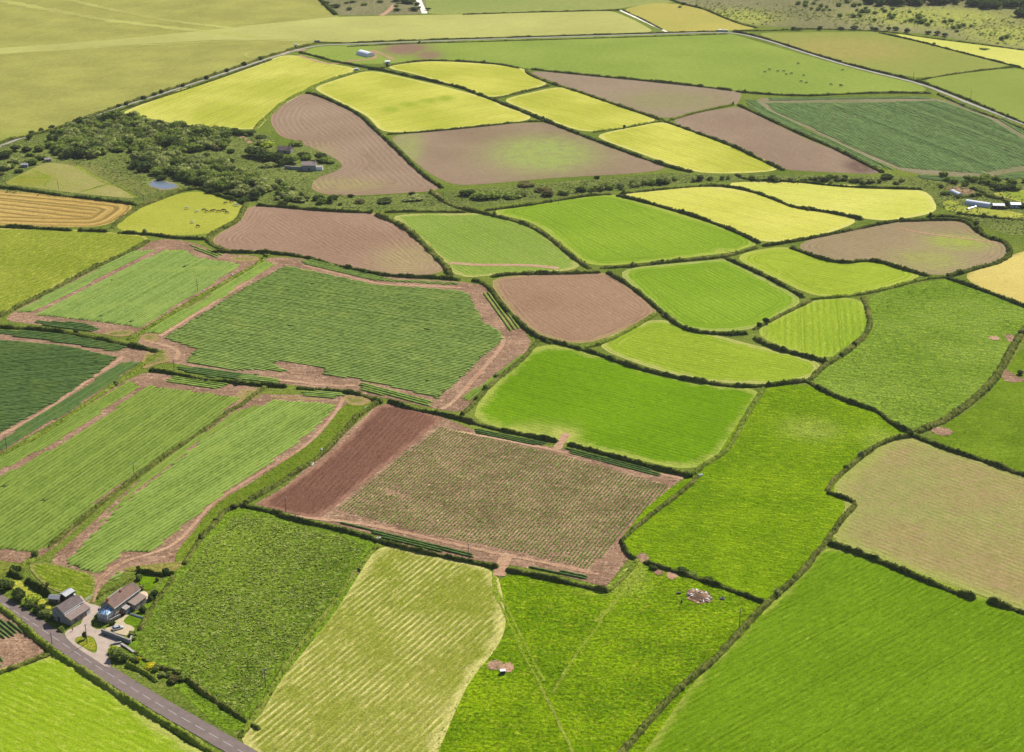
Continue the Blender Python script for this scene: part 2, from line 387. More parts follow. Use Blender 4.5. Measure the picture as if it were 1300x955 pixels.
fld('rough_scrub', '. 404,-40 410,0 429,20 546,18 535,-40', mat=M['heath'])
fld('far_field', '. 537,-40 546,18 600,17 775,12 800,8 860,2 828,-40', a=alb(142, 172, 88), b=alb(160, 176, 98), fine=.15, low=.01, c=alb(176, 172, 104))
fld('tan_field', '. 794,12 849,40 930,38 961,36 917,24 892,11 866,6 830,4', a=alb(196, 182, 100), b=alb(180, 172, 92), fine=.15, c=alb(170, 160, 90))
fld('heath', '. 866,-60 834,-2 870,4 895,9 920,21 961,33 1023,35 1115,38 1170,42 1300,63 1400,80 1400,-60', mat=M['heath'], patches=[(930, 22, 50, 9), (1190, 22, 90, 12), (1290, 45, 60, 14)])
fld('big_green_field', '. 440,80 420,76 384,70 401,60 C 0,205 980,175 D 80,140 400,233 650,303 870,353 890,378 740,372 560,382 400,388 200,383 100,368 C 1150,425 700,380 280,340 100,310 B 950,290 750,318', a=alb(152, 186, 84), b=alb(132, 172, 72), c=alb(176, 188, 96), fine=.15, low=.01, dirpx='. 600,60 1000,110', amp=0, streak=.6, patches=[(515, 62, 26, 7, 1), (545, 70, 14, 5, .9)], patch=alb(150, 118, 104), cg=.6)
fld('tawny_field', '. D 205,137 700,134 1245,268 870,322 650,277 400,217', a=alb(158, 174, 88), b=alb(150, 168, 82), fine=.12, low=.01, patches=[(1075, 62, 75, 13)], patch=alb(168, 158, 92), amp=0, streak=.7, dirpx='. 961,41 1285,83')
fld('pale_yellow_field', '. D 760,138 1300,212 1400,224 1400,300 1300,280 1000,205', a=alb(218, 212, 120), b=alb(206, 206, 106), fine=.12)
fld('green_slope_field', '. D 890,332 1000,312 1262,282 1400,310 1400,540 1290,498 1080,402', a=alb(152, 178, 84), b=alb(140, 170, 76), fine=.14, low=.01)
# blue green cabbage field: soil, then rows
fld('cabbage_soil', '. D 145,402 240,402 900,398 1010,415 1210,480 1310,548 1400,600 1400,735 1300,740 1000,762 790,722 550,640 300,510 135,430', mat=M['verge'], z=.012)
fld('cabbage_headland', '. D 200,405 300,405 900,402 1000,420 1170,475 1300,560 1400,610 1400,700 1300,706 1120,735 820,715 600,628 400,528 260,468 200,430', mat=field_mat('pale_headland', alb(166, 148, 124), alb(140, 142, 104), c=alb(140, 160, 100), fine=.25), z=.02, smooth=1)
for nm, s, d in (('cabbage_rows', 'D 232,424 600,424 930,414 1000,431 1150,484 1300,574 1400,624 1400,680 1300,688 1120,719 800,697 600,615 400,516 260,455', 'D 300,440 900,690'),
                 ('cabbage_rows', 'D 240,406 900,399 925,409 600,411 240,416', 'D 240,406 900,400'),
                 ('cabbage_rows', 'D 150,408 195,410 240,450 400,532 780,708 690,690 500,606 400,560 200,462 150,430', 'D 240,450 780,705'),
                 ('cabbage_rows', 'D 1000,418 1030,418 1140,468 1110,468', 'D 1000,420 1140,470'), ('cabbage_rows', 'D 1180,488 1210,486 1300,540 1300,560', 'D 1180,488 1300,560'),
                 ('cabbage_rows', 'D 850,722 1120,738 1300,708 1400,700 1400,735 1300,738 1000,756 860,735', 'D 850,722 1120,738')):
    crop_rows(nm, s, d, 2.6, 2.3, .45, M['crop_blue'], seg=3, wide=.25)
fld('ploughed_field', '. C 1012,605 1100,571 1295,545 D 117,446 400,583 560,643 715,716 500,705 310,697 180,640', a=alb(168, 144, 124), b=alb(152, 128, 110), fine=.14, dirpx='D 0,460 600,700', period=4, amp=.2, streak=.8, patches=[(1092, 212, 16, 8, 1)], patch=alb(120, 96, 86))
fld('ploughed_field', '. C 290,360 420,368 860,412 1295,458 D 120,388 100,428 C 1290,518 1100,553 975,592 800,538 520,443', a=alb(166, 144, 124), b=alb(156, 136, 114), fine=.14, dirpx='C 300,370 1290,480', period=4, amp=.2, streak=.8, patches=[(850, 128, 60, 12, .6)], patch=alb(156, 160, 104))
def yellow(s, d, **k):
    kk = dict(a=Y1, b=Y2, edge=YE, ew=5, fine=.12, period=4.5, amp=.22, streak=.8); kk.update(k)
    fld('yellow_crop_field', s, dirpx=d, **kk)
yellow('. C 163,500 440,437 518,458 800,558 915,603 700,648 560,655 400,600 285,545', '. 641,127 778,165')
yellow('. C 624,680 900,622 960,617 1300,730 D 290,700 C 1300,862 1130,858 950,798', '. 757,172 900,218', a=alb(218, 212, 104))
yellow('. B 755,335 950,309 C 0,319 220,337 265,370 368,420 100,487 0,452 B 1120,428 900,366', '. 490,85 694,107')
yellow('. B 400,440 640,362 700,362 1000,430 1300,510 C 100,522 265,575 265,600 0,628 B 1000,648 750,660 680,580 600,540', 'B 690,570 1180,480', patches=[(520, 133, 10, 3), (545, 128, 10, 3), (565, 125, 10, 3), (495, 139, 10, 3)], patch=alb(160, 190, 60))
fld('ploughed_field', '. B 785,682 1000,662 1300,632 C 330,617 420,632 540,692 750,752 965,845 700,868 400,883 0,918 B 1100,918 1000,872 900,795', a=B1, b=B2, fine=.14, dirpx='B 800,700 1300,650', period=4, amp=.15, streak=.7, patches=[(690, 195, 60, 20, .9), (515, 190, 18, 22, .6)], patch=alb(160, 190, 104))
fld('ploughed_field', '. B 350,472 430,492 600,572 700,662 850,822 990,938 F 970,162 600,183 430,178 378,120 384,84 B 520,840 530,803 440,775 345,752 340,700 240,682 190,602 220,540 290,490', a=alb(172, 146, 126), b=alb(156, 130, 110), fine=.14, dirpx='B 400,500 900,900', period=4.6, amp=.35, head=26, streak=.5, edge=alb(178, 140, 122), ew=3, patches=[(430, 235, 50, 8, .6), (400, 200, 20, 14, .5)], patch=alb(172, 160, 112))
yellow('. A 615,572 850,472 1300,332 B 240,278 330,287 450,322 600,347 500,378 350,448 200,528 130,598 90,640 A 1270,640 1080,643 900,613 700,588', 'A 700,570 1300,340', streak=.9, a=alb(214, 208, 108))
fld('scrubland', '. -160,225 -60,210 30,176 86,160 142,141 228,158 274,166 322,167 345,172 350,190 384,182 430,203 437,214 396,228 396,247 450,250 560,244 600,240 700,232 850,219 890,222 1000,222 1120,224 1200,224 1300,228 1400,235 1400,300 1280,300 1190,262 1171,238 1013,228 892,231 778,243 700,252 600,264 560,268 473,268 325,259 300,255 244,238 180,260 100,252 -160,238', mat=M['scrubland'])
fld('damp_meadow', '. E 50,110 230,22 350,35 450,80 550,130 700,208 600,200 400,182 100,142 20,135', z=.022, a=alb(178, 166, 112), b=alb(160, 158, 90), c=alb(150, 168, 84), fine=.2, low=.03, patches=[(38, 228, 26, 8)], patch=alb(150, 162, 60), amp=0)
fld('green_fringe', '. 60,205 89,209 140,233 180,252 205,243 160,225 110,205', z=.018, a=alb(150, 160, 90), b=alb(118, 140, 64), fine=.4, c=alb(140, 112, 88))
fld('straw_field', '. -160,225 0,243 E 350,202 600,227 655,250 520,343 300,342 0,332 . -160,280', a=alb(214, 182, 118), b=alb(200, 166, 100), fine=.2, period=8.5, amp=1, rowcol=alb(140, 118, 68), head=22, dirpx='E 0,195 500,250', edge=alb(206, 178, 104), ew=2)
fld('cow_pasture', '. E 595,322 700,255 850,203 960,172 1080,190 1223,232 1185,300 1120,340 1035,380 830,383 620,368', a=alb(190, 198, 84), b=alb(176, 188, 72), fine=.16, c=alb(206, 194, 104), cg=.8, low=.02, amp=.06)
fld('left_pasture', '. -160,300 0,291 E 350,366 560,382 745,400 670,448 400,566 200,672 0,780 . -160,470', a=alb(164, 182, 70), b=alb(134, 162, 50), c=alb(190, 188, 94), fine=.3, low=.02, amp=.12, period=5, dirpx='E 0,700 700,440', cg=.6, edge=alb(200, 190, 104), ew=3)
fld('ploughed_field', '. F 90,242 300,257 680,280 800,338 900,430 1015,535 1000,572 850,584 700,574 500,528 350,488 200,468 0,463 E 1190,468 1105,440 1090,400 1220,332 1252,282', a=alb(176, 144, 124), b=alb(160, 128, 108), fine=.16, dirpx='F 200,260 700,560', period=3.4, amp=.4, head=20, streak=.6, edge=alb(180, 148, 120), ew=3, patches=[(520, 330, 40, 18, .5)], patch=alb(172, 160, 108))
fld('young_crop_field', '. F 795,292 1300,287 G 150,302 250,342 350,382 445,480 535,552 300,568 100,578 0,588 F 1160,588 1100,570 1060,515 950,415 850,325', a=alb(142, 184, 84), b=alb(128, 174, 68), c=alb(172, 186, 110), fine=.16, dirpx='F 850,300 1250,520', period=3, amp=.3, edge=alb(196, 188, 120), ew=5, cg=.75)
ribbon('bare_strip', 'F 1065,528 1180,535 G 0,538 250,538 380,548 430,555', 4.5, M['track'], .03)
fld('bright_crop_field', '. G 95,270 400,224 630,193 700,192 900,253 1300,373 H 160,290 60,318 G 1300,463 900,512 600,538 500,468 400,368 300,310', a=alb(138, 192, 56), b=alb(120, 178, 44), c=alb(168, 200, 84), fine=.14, dirpx='G 150,280 600,520', period=3.6, amp=.3, head=14, edge=alb(176, 200, 90), ew=6, cg=.75)
yellow('. G 745,186 1130,148 1300,152 H 0,97 200,132 260,167 400,187 495,212 350,263 200,283 130,258 0,203', '. 800,247 1030,300', a=alb(222, 214, 112), b=alb(204, 202, 92), period=4)
yellow('. H 55,88 300,87 720,112 757,180 640,203 560,208 450,183 270,158 200,123', '. 930,236 1180,262', a=alb(222, 216, 118), b=alb(206, 206, 100))
fld('ploughed_field', '. H 300,300 450,253 620,223 860,217 930,270 980,282 1003,320 960,353 830,383 760,393 650,362 560,332 440,348', a=alb(172, 150, 122), b=alb(160, 140, 108), fine=.15, dirpx='H 300,300 900,220', period=3.6, amp=.3, head=16, streak=.6, patches=[(1215, 308, 34, 9, 1), (1180, 330, 40, 12, .6)], patch=alb(166, 186, 92))
ribbon('bare_strip', 'H 640,235 700,252 850,272 985,288', 2.5, M['track'], .03)
fld('lime_crop_field', '. H 95,335 230,307 290,312 430,358 560,345 715,395 500,457 370,466 240,402', a=alb(168, 204, 66), b=alb(152, 192, 56), c=alb(196, 210, 110), fine=.14, dirpx='H 240,320 700,395', period=3.4, amp=.35, head=14, edge=alb(186, 204, 96), ew=5, cg=.7)
fld('bright_crop_field', '. G 745,567 1260,518 H 60,352 305,480 140,573 0,578 G 1050,838 950,757 850,655', a=alb(134, 192, 54), b=alb(116, 178, 40), c=alb(170, 200, 90), fine=.14, dirpx='G 800,600 1200,820', period=3.2, amp=.35, head=12, edge=alb(182, 198, 112), ew=5, cg=.75)
fld('lime_crop_field', '. H 165,590 370,482 495,477 532,550 517,600 400,672 300,648', a=alb(160, 200, 60), b=alb(132, 184, 48), c=alb(190, 206, 104), fine=.14, dirpx='H 455,490 470,640', period=3.8, amp=.28, head=0, edge=alb(176, 200, 90), ew=4, cg=.7)
fld('pale_green_field', '. K 510,120 750,18 860,63 H 0,602 150,642 365,692 330,738 180,756 0,746 K 900,250 700,195', a=alb(156, 198, 56), b=alb(136, 182, 48), c=alb(186, 204, 100), fine=.16, dirpx='K 600,100 H 300,730', period=3, amp=.35, head=10, edge=alb(196, 200, 120), ew=5, cg=.7)
fld('ploughed_field', '. G 105,607 660,578 750,642 910,770 800,825 560,926 400,896 300,846 200,738', a=alb(176, 142, 118), b=alb(160, 126, 102), fine=.16, dirpx='G 200,650 600,900', period=3, amp=.3, head=8, edge=alb(176, 156, 110), ew=4)
fld('emerald_field', '. K 5,420 130,240 285,118 450,150 700,226 900,280 H 178,785 70,948 K 895,628 600,556 360,500 200,464', a=alb(112, 182, 22), b=alb(94, 164, 14), c=alb(150, 192, 56), fine=.2, dirpx='K 100,350 900,560', period=2.8, amp=.3, edge=alb(180, 200, 96), ew=7, patches=[(715, 552, 16, 10, 1), (680, 545, 30, 8, .5)], patch=alb(190, 196, 104), cg=.85)
fld('meadow', '. H 190,780 330,768 400,812 560,852 640,925 O 430,38 380,52 160,215 140,245 228,282 150,408 100,465 0,590 N 830,478 600,395 230,278 150,240 130,172 K 600,890 700,780 900,660 1000,590 1050,510', a=alb(128, 184, 20), b=alb(98, 160, 8), c=alb(150, 184, 36), fine=.36, fsc=.6, bump=.3, low=.03, dirpx='. 850,660 1050,690', amp=0, patches=[(1030, 545, 30, 12, .5), (1120, 560, 20, 15, .4)], patch=alb(176, 196, 96))
fld('rough_grass_field', '. H 565,462 820,408 940,440 1061,502 . 1380,425 1340,440 H 1050,575 978,700 880,806 700,906 650,896 590,856 500,825 355,760 400,695 540,595 548,500', a=alb(136, 182, 72), b=alb(102, 158, 42), c=alb(144, 178, 60), fine=.36, fsc=.45, bump=.35, low=.02, amp=.2, period=5, dirpx='H 600,480 1000,520', streak=.8, cg=.4)
fld('golden_field', '. H 863,400 950,365 1061,322 . 1380,300 1380,420 H 1061,484 950,448', a=alb(226, 204, 130), b=alb(214, 190, 114), fine=.12, c=alb(214, 206, 120), edge=alb(196, 180, 110), ew=3)
fld('corner_green_field', '. 1400,430 H 1061,645 1035,700 1000,750 930,835 780,922 O 560,58 700,108 868,165 . 1400,640', a=alb(122, 170, 42), b=alb(94, 144, 26), c=alb(142, 172, 52), fine=.25, low=.03, amp=.1)
fld('green_tinged_soil_field', '. O 450,48 560,85 700,130 868,190 1050,240 1050,720 868,668 600,572 300,462 162,412 255,290 170,238 380,60', a=alb(170, 150, 106), b=alb(160, 158, 98), fine=.18, dirpx='O 250,180 868,400', period=3, amp=.28, streak=.6, low=.02, edge=alb(170, 184, 98), ew=9, c=alb(172, 142, 112), cg=.4)
fld('striped_green_field', '. O 150,460 300,482 600,602 868,702 . 1420,812 1420,1060 760,1060 N 495,885 805,590 1005,400 1100,265', a=alb(108, 170, 28), b=alb(94, 154, 20), c=alb(144, 178, 64), fine=.2, dirpx='O 0,860 700,480', period=2.6, amp=.3, edge=alb(160, 186, 76), ew=4, low=.02, cg=.7)
fld('track_meadow', '. M 715,340 1230,440 N 60,432 200,292 400,350 600,410 830,497 700,638 435,880 . 740,1050 490,1050 M 490,885 640,720 680,620 665,560', a=alb(128, 182, 18), b=alb(90, 150, 8), c=alb(158, 182, 50), fine=.45, fsc=.5, bump=.3, low=.04, amp=0, patches=[(800, 730, 14, 16, .8), (770, 745, 30, 8, .5)], patch=alb(180, 196, 96), cg=.5)
fld('striped_hay_field', '. M 95,235 170,222 400,272 640,342 665,450 680,560 680,620 640,715 490,885 . 500,1060 450,1040 345,968 308,935 L 765,885 905,700 1105,450 1252,260', a=alb(166, 176, 78), b=alb(142, 162, 58), c=alb(200, 186, 120), fine=.2, dirpx='M 0,640 300,400', period=2.6, amp=.2, rowcol=alb(222, 208, 146), streak=.55, edge=alb(216, 206, 134), ew=5, cg=.6, bump=.2)
fld('weedy_field', '. L 570,15 900,92 1235,190 1175,280 1000,560 730,880 . 318,915 290,925 245,880 L 200,845 0,725 60,620 120,520 250,350 350,230 450,120', a=alb(122, 164, 54), b=alb(88, 132, 34), c=alb(164, 184, 104), fine=.5, fsc=.5, bump=.4, edge=alb(112, 168, 40), ew=6, amp=0, cg=.5)
# ploughed and sprouting field
fld('sprout_soil', '. J 75,765 200,690 560,372 610,357 830,412 1050,502 K 0,482 345,537 800,648 858,650 700,780 600,900 N 108,190 153,268 30,423 M 1200,410 900,332 700,300 300,242 J 560,888 300,822', mat=M['soil'], smooth=0)
fld('dark_ploughed_strip', 'J 85,765 210,690 340,600 460,490 565,375 610,358 700,375 830,415 740,500 560,640 385,785 330,825 200,795', mat=M['soil_dark'], z=.024, smooth=0)
# cabbage and potato fields, left and centre
fld('crop_soil', '. 345,326 384,328 503,353 587,358 618,363 638,389 668,423 676,438 641,472 600,514 583,524 550,519 495,506 375,489 300,481 216,459 195,463 186,455 170,432 260,378 330,332', mat=M['soil'], smooth=1)
fld('crop_soil', '. 198,303 239,306 284,323 327,325 330,332 162,430 122,423 38,411 8,408 10,400 80,362 173,319', mat=M['soil'], smooth=1)
fld('crop_soil', '. I -200,30 0,78 300,115 680,168 740,185 690,245 350,490 0,690 -300,860', mat=M['soil'], smooth=1)
fld('crop_soil', '. I 650,318 740,282 1050,322 1300,362 J 100,322 0,382 I 1300,500 1000,600 700,800 500,945 . 96,672 60,702 34,716 0,712 -80,722 -80,640 0,582 76,541 127,503', mat=M['soil'], smooth=1)
fld('crop_soil', '. J 110,322 540,322 545,345 480,400 400,490 300,590 60,740 L 440,60 250,300 130,320 . 172,722 150,728 128,745 122,760 112,756 110,735 80,720 60,712 100,680 180,605 292,525 338,498', mat=M['soil'], smooth=1)
for s in ('. 188,441 216,449 216,460 200,462 182,470 178,462', 'J 0,300 100,300 90,330 0,375', 'J 430,320 560,330 520,370 440,360', 'E 510,870 690,860 640,900 520,890', 'E 1130,500 1300,495 1290,520 1180,525', 'E 700,885 800,880 790,930 700,910', 'J 90,330 250,330 400,345 280,345'):
    fld('rough_grass_patch', s, z=.029, a=alb(158, 160, 92), b=alb(136, 140, 76), fine=.25, edge=alb(180, 150, 112), ew=3)
for s in ('. 330,522 327,506 440,548 435,548 309,636 270,655 226,716 205,722 215,700 250,665 310,620 400,560 440,520 470,512 440,548',): pass
fld('green_verge', 'J 445,345 555,350 500,395 430,470 370,540 290,600 130,700 30,760 L 440,80 330,225 290,300 250,310 245,245 330,150 440,0 J 60,680 330,500', z=.022, a=alb(122, 162, 50), b=alb(102, 142, 38), fine=.3, c=alb(142, 150, 70), bump=.3)
ROWS = [('crop_rows', 'F 240,540 700,637 1125,667 1178,692 1210,760 1235,820 . 641,424 641,433 616,453 583,485 558,507 507,494 454,482 407,475 410,468 356,458 350,464 375,474 341,471 300,471 233,460 246,443 205,429 F 0,670', '. 300,366 560,405', 1.95, 1.66, .42, 'crop', 1),
 ('crop_rows', 'F 310,515 360,508 450,525 700,595 800,612 1130,625 1110,642 720,620 500,572 330,530', 'F 330,520 700,605', 1.9, 1.6, .42, 'crop', 1),
 ('crop_rows', 'F 0,600 60,572 150,515 195,532 100,590 0,648 E 1150,680 950,795 800,885 710,880 1000,720', 'E 750,880 F 170,520', 1.9, 1.7, .42, 'crop_bright', 1),
 ('crop_rows', 'G 35,680 105,668 250,862 180,880', 'G 70,670 215,870', 2.6, 1.5, .6, 'crop_olive', 1),
 ('crop_rows', 'K 0,305 110,225 200,152 228,162 140,240 0,350 J 935,350 895,335', 'K 0,325 210,160', 1.9, 1.75, .4, 'crop_olive', 1),
 ('crop_rows', 'J 495,270 800,350 788,372 485,300', 'J 495,280 790,360', 2.2, 1.7, .5, 'crop', 1),
 ('crop_rows', 'J 0,240 190,262 180,278 0,262', 'J 0,250 190,270', 2.1, 1.8, .4, 'crop', 1),
 ('crop_rows', 'I 860,252 1300,300 1300,330 1050,312 880,275', 'I 860,258 1300,318', 2.1, 1.8, .4, 'crop_dark', 1),
 ('crop_rows', 'J 258,305 430,315 450,325 400,340 258,328', 'J 258,310 430,325', 2.1, 1.7, .4, 'crop', 1),
 ('crop_rows', 'E 825,462 930,462 1000,500 1215,532 1050,640 850,762 700,856 480,826 175,793 560,592', 'E 175,793 820,462', 1.95, 1.7, .42, 'crop', 1),
 ('crop_rows', 'E 70,780 300,652 680,467 795,457 560,572 155,778', 'E 70,780 740,455', 1.9, 1.7, .42, 'crop', 1),
 ('crop_rows', 'E 940,430 1120,487 1088,505 970,460', 'E 945,435 1110,497', 2.6, 1.5, .55, 'crop', 1),
 ('crop_rows', 'E 145,818 400,822 515,858 480,876 200,838', 'E 145,822 500,868', 2.1, 1.8, .42, 'crop_dark', 1),
 ('crop_rows', 'I -250,100 0,123 330,152 600,212 480,308 270,447 0,598 -300,760', 'I 0,350 480,310', 1.9, 1.7, .42, 'crop_dark', 1),
 ('crop_rows', 'I -200,50 50,76 300,92 655,160 590,187 300,140 50,105 -200,75', 'I 50,90 300,115', 2.1, 1.85, .42, 'crop_dark', 1),
 ('crop_rows', 'I 620,230 710,232 665,265 350,480 0,680 -300,850 -300,800 0,628 300,440', 'I 0,655 660,250', 1.9, 1.7, .42, 'crop_dark', 1),
 ('crop_rows', 'I 755,352 1215,410 1000,585 850,687 500,925 . 98,664 62,694 44,704 0,699 -80,712 -80,655 0,606 76,565', 'I 0,830 750,352', 2.3, 2.02, .42, 'crop_olive', 1),
 ('crop_rows', 'I 650,330 708,350 300,628 0,780 . -80,640 -80,628 I 0,712 350,502', 'I 0,760 690,340', 2.0, 1.8, .42, 'crop_olive', 1),
 ('crop_rows', 'I 855,305 1150,347 1088,378 812,335', 'I 830,320 1120,362', 2.2, 1.75, .45, 'crop_bright', 1),
 ('crop_rows', 'J 150,340 400,357 403,378 300,478 80,640 0,688 L 240,148 130,250 90,252 . 157,702 127,728 109,728 80,717 150,645 250,565', '. 80,717 420,512', 2.0, 1.7, .48, 'crop_bright', .9),
 ('crop_rows', '. 330,512 334,517 250,563 150,643 90,700 84,714 78,710 108,682 180,606 295,524', '. 90,695 330,514', 1.7, 1.68, .3, 'crop_olive', 1.3),
 ('crop_rows', 'Z 690,280 760,220 820,235 700,310', 'Z 690,290 820,225', 1.9, 1.5, .42, 'crop', 1),
 ('crop_rows', 'K 0,456 150,488 315,522 295,534 0,476', 'K 0,465 305,527', 1.7, 1.15, .45, 'crop_dark', .8),
 ('crop_rows', 'K 372,538 500,565 782,645 768,658 378,556', 'K 375,548 775,650', 1.7, 1.15, .45, 'crop_dark', .8),
 ('crop_rows', 'J 370,826 M 0,112 300,185 580,258 560,276 100,175 J 560,884', 'M 0,130 570,268', 1.7, 1.2, .45, 'crop_dark', .8),
 ('crop_rows', 'M 815,302 1130,365 1118,382 830,326', 'M 820,312 1120,375', 1.7, 1.15, .45, 'crop_dark', .8),
 ('crop_rows', 'Z -250,430 0,530 50,545 155,632 40,670 0,640 -250,600', 'Z 0,540 120,640', 1.7, 1.0, .5, 'crop_dark', .8),
 ('crop_rows', 'Z -200,770 0,765 55,800 20,840 -200,900', 'Z 0,780 40,830', 1.7, 1.0, .5, 'crop_dark', .8)]
# the three pieces of land by the road, lower left
fld('sandy_corner', '. Z -300,400 0,495 60,535 190,640 250,735 150,790 0,850 -300,960', mat=M['soil'], smooth=1, z=.012)
fld('roadside_green_field', '. Z -400,1040 0,880 150,830 340,762 450,830 600,930 . 160,897 220,945 300,985 380,1040 300,1100 -100,1100', a=alb(150, 200, 46), b=alb(132, 184, 34), c=alb(190, 206, 96), fine=.14, dirpx='Z 300,800 600,930', period=3, amp=.25, edge=alb(196, 204, 110), ew=5)
FURROW_SHADE = field_mat('painted_furrow_shade', alb(84, 104, 52), alb(66, 84, 42), fine=.3, amp=0)  # sheet under the crop rows: furrow shade put into a dark leaf green
for nm, s, d, sp, w, h, m, sg in ROWS:
    crop_rows(nm, s, d, sp, w, h, M[m], seg=1.5 * sg, gap=.005, wide=.12)
    if s.startswith('. 330,512'): continue
    if sp < 2.2 and m != 'sprout' and s[0] != 'Z' and w / sp > .8 and m != 'crop_dark' or s.startswith('I 755') or s.startswith('I -250'): poly_sheet('furrow_shade_sheet', s, FURROW_SHADE, .02, 0, 5, g=-1.6)
# sprouting plants in rows
def sprouts():
    A = np.array([(q.x, q.y) for q in G2('J 820,450 K 350,562 800,692 640,850 550,955 M 1130,330 700,225 300,150 J 395,785')])
    q = G2('J 420,780 810,455'); d = (q[1] - q[0]).normalized(); d = np.array([d.x, d.y]); nr = np.array([-d[1], d[0]])
    L = []
    for k in np.arange((A @ nr).min(), (A @ nr).max(), 1.6):
        t = np.arange((A @ d).min(), (A @ d).max(), .85); t = t + RNG.uniform(-.15, .15, len(t))
        L.append(t[:, None] * d + (k + RNG.uniform(-.1, .1, len(t)))[:, None] * nr)
    g = np.concatenate(L); i, dd = inside_dist(g, A); g = g[i & (dd > .5)]
    g = g[(ndens(g, .05) + RNG.normal(0, .18, len(g))) > -.75]
    me = tufts_mesh('sprouting_plants', g, RNG.uniform(.42, .75, len(g)), M['sprout'], .02, 6, .22)
    tag(link('sprouting_plants', me), kind='stuff')
sprouts()
def tufts(name, s, dens, lo, hi, mat, sc=.08, th=0.0, per=4, h=.4):
    g = scatter(s, dens); g = g[ndens(g, sc, 3.3) + RNG.normal(0, .2, len(g)) > th]
    tag(link(name, tufts_mesh(name, g, RNG.uniform(lo, hi, len(g)), mat, .02, per, h)), kind='stuff')
tufts('weeds', 'L 560,40 900,120 1220,200 1160,290 980,560 720,860 . 310,905 290,915 250,870 L 200,780 100,720 140,600 260,400 380,220 470,130', .8, .35, .8, M['tuft'], .06, -.3, 5, .22)
tufts('grass_tufts', 'H 190,785 330,775 400,820 560,860 640,930 O 430,45 380,60 170,220 150,250 225,290 150,400 0,580 N 830,470 600,390 230,270 160,235 K 620,880 900,660 1000,600 1060,510', .3, .25, .55, M['tuft_grass'], .035, .0, 4, .2)
tufts('grass_tufts', 'M 720,350 1230,450 N 60,440 200,300 600,415 820,500 690,635 430,880 . 740,1000 520,1000 M 500,885 690,640', .4, .25, .6, M['tuft_grass'], .04, .0, 4, .2)
tufts('grass_tufts', 'H 570,470 820,415 1055,510 . 1380,430 H 1045,580 970,700 870,800 700,900 590,850 360,760 405,700 545,600', .2, .35, .75, M['tuft_grass'], .03, .02, 4, .18)
# roads, lanes, tracks
ROAD = '. -140,672 -60,724 Z 0,425 200,553 400,690 600,825 740,912 . 200,894 260,928 330,968 420,1030'
RD = ribbon('road', ROAD, 7.2, M['asphalt'], .03, jit=.03)
def road_marks():
    rz = RD.data.vertices[1].co.z
    p = resample(chaikin(G2(ROAD), 2, False), .5); i = 8
    vs = []; fs = []
    while i < len(p) - 14:
        for j in range(i, i + 10):
            a, b = p[j], p[j + 1]; d = (b - a).normalized(); nr = Vector((-d.y, d.x)) * .08; k = len(vs)
            vs += [(*(a + nr), rz + .006), (*(a - nr), rz + .006), (*(b - nr), rz + .006), (*(b + nr), rz + .006)]; fs.append([k, k + 1, k + 2, k + 3])
        i += 15
    tag(link('road_markings', mesh_np('road_markings', np.array(vs), np.array(fs), M['paint'])), kind='structure')
road_marks()
ribbon('lane', '. -160,240 -60,208 0,186 30,174 86,159 142,139 216,116 300,88 358,69 401,57.5 440,56.5 600,50.5 700,47.5 849,43 925,40.5 965,48.5 1023,67.5 1060,79 1100,90 1168,106 1208,122 1232,132 1272,147 1300,158 1400,195', 3.8, M['lane'], .04, step=8)
ribbon('field_track', 'C 735,52 780,72 860,108 970,160', 3.5, M['whitetrack'], .035, step=8)
ribbon('field_track', 'W 1090,0 1120,60 1150,125', 6.5, M['whitetrack'], .035, step=8)
ribbon('field_track', 'W 870,45 830,95 750,145', 6, M['track'], .035, step=8)
ribbon('field_track', 'W 60,455 0,470 -60,440 . 358,70', 5, M['track'], .035, step=8)
ribbon('field_track', 'W 0,510 100,545 200,575 290,590 400,575 560,548', 4, M['track'], .035, step=8)
ribbon('field_track', '. 430,80 452,77 480,75 W 640,450 760,500 870,550', 4, M['track'], .036, step=8)
ribbon('field_track', 'V 410,215 520,240 640,262 700,290 730,320', 4, M['track'], .035, step=6)
ribbon('field_track', 'F 975,165 1050,225 1100,250 1180,270', 3.5, M['track'], .035, step=5)
ribbon('field_track', '. I -100,640 0,605 200,500 340,400 450,320 560,250 620,205', 2.6, M['track'], .026, step=4)
for off in (0, 1):
    d = off * 7
    ribbon('wheel_track', 'J %g,335 %g,370 %g,430 %g,540 %g,640 L %g,0 %g,100 %g,200 Z %g,110 %g,170 %g,280 %g,340 %g,430' % (428 + d, 415 + d, 372 + d, 270 + d, 90 + d, 420 + d * 1.5, 340 + d * 1.5, 245 + d * 1.5, 985 + 3 * d, 760 + 3 * d, 620 + 4 * d, 590 + 4 * d, 562 + 5 * d), 1.0, M['track'], .034)
pale = field_mat('worn_grass', alb(160, 180, 76), alb(130, 172, 44), fine=.3, amp=0, bump=.2)
for s in ('M 655,340 655,440 700,520 745,620 790,720 830,800 880,885 . 720,940 750,1000', 'M 662,345 668,430 722,520 770,610 815,700 855,790 910,885', 'M 1200,580 1160,640 1090,720 1040,800 985,885 . 702,880'):
    ribbon('wheel_track', s, 1.1, pale, .026, jit=.5)
ribbon('wheel_track', 'N 215,290 180,360 60,520 . 756,790', 2.5, pale, .024, jit=.5)
ribbon('gateway_track', 'M 730,250 700,300 680,360', 5, M['track'], .03)
ribbon('gateway_track', 'K 380,480 360,510 340,545', 4, M['track'], .03)
ribbon('wheel_track', 'M -380,60 0,95 300,165 600,232 740,262 900,290 1180,352', 2.2, M['track'], .028, jit=.3)
ribbon('headland_track', 'K -100,465 100,500 340,548 560,602 850,662', 2.2, M['track'], .026, jit=.3)
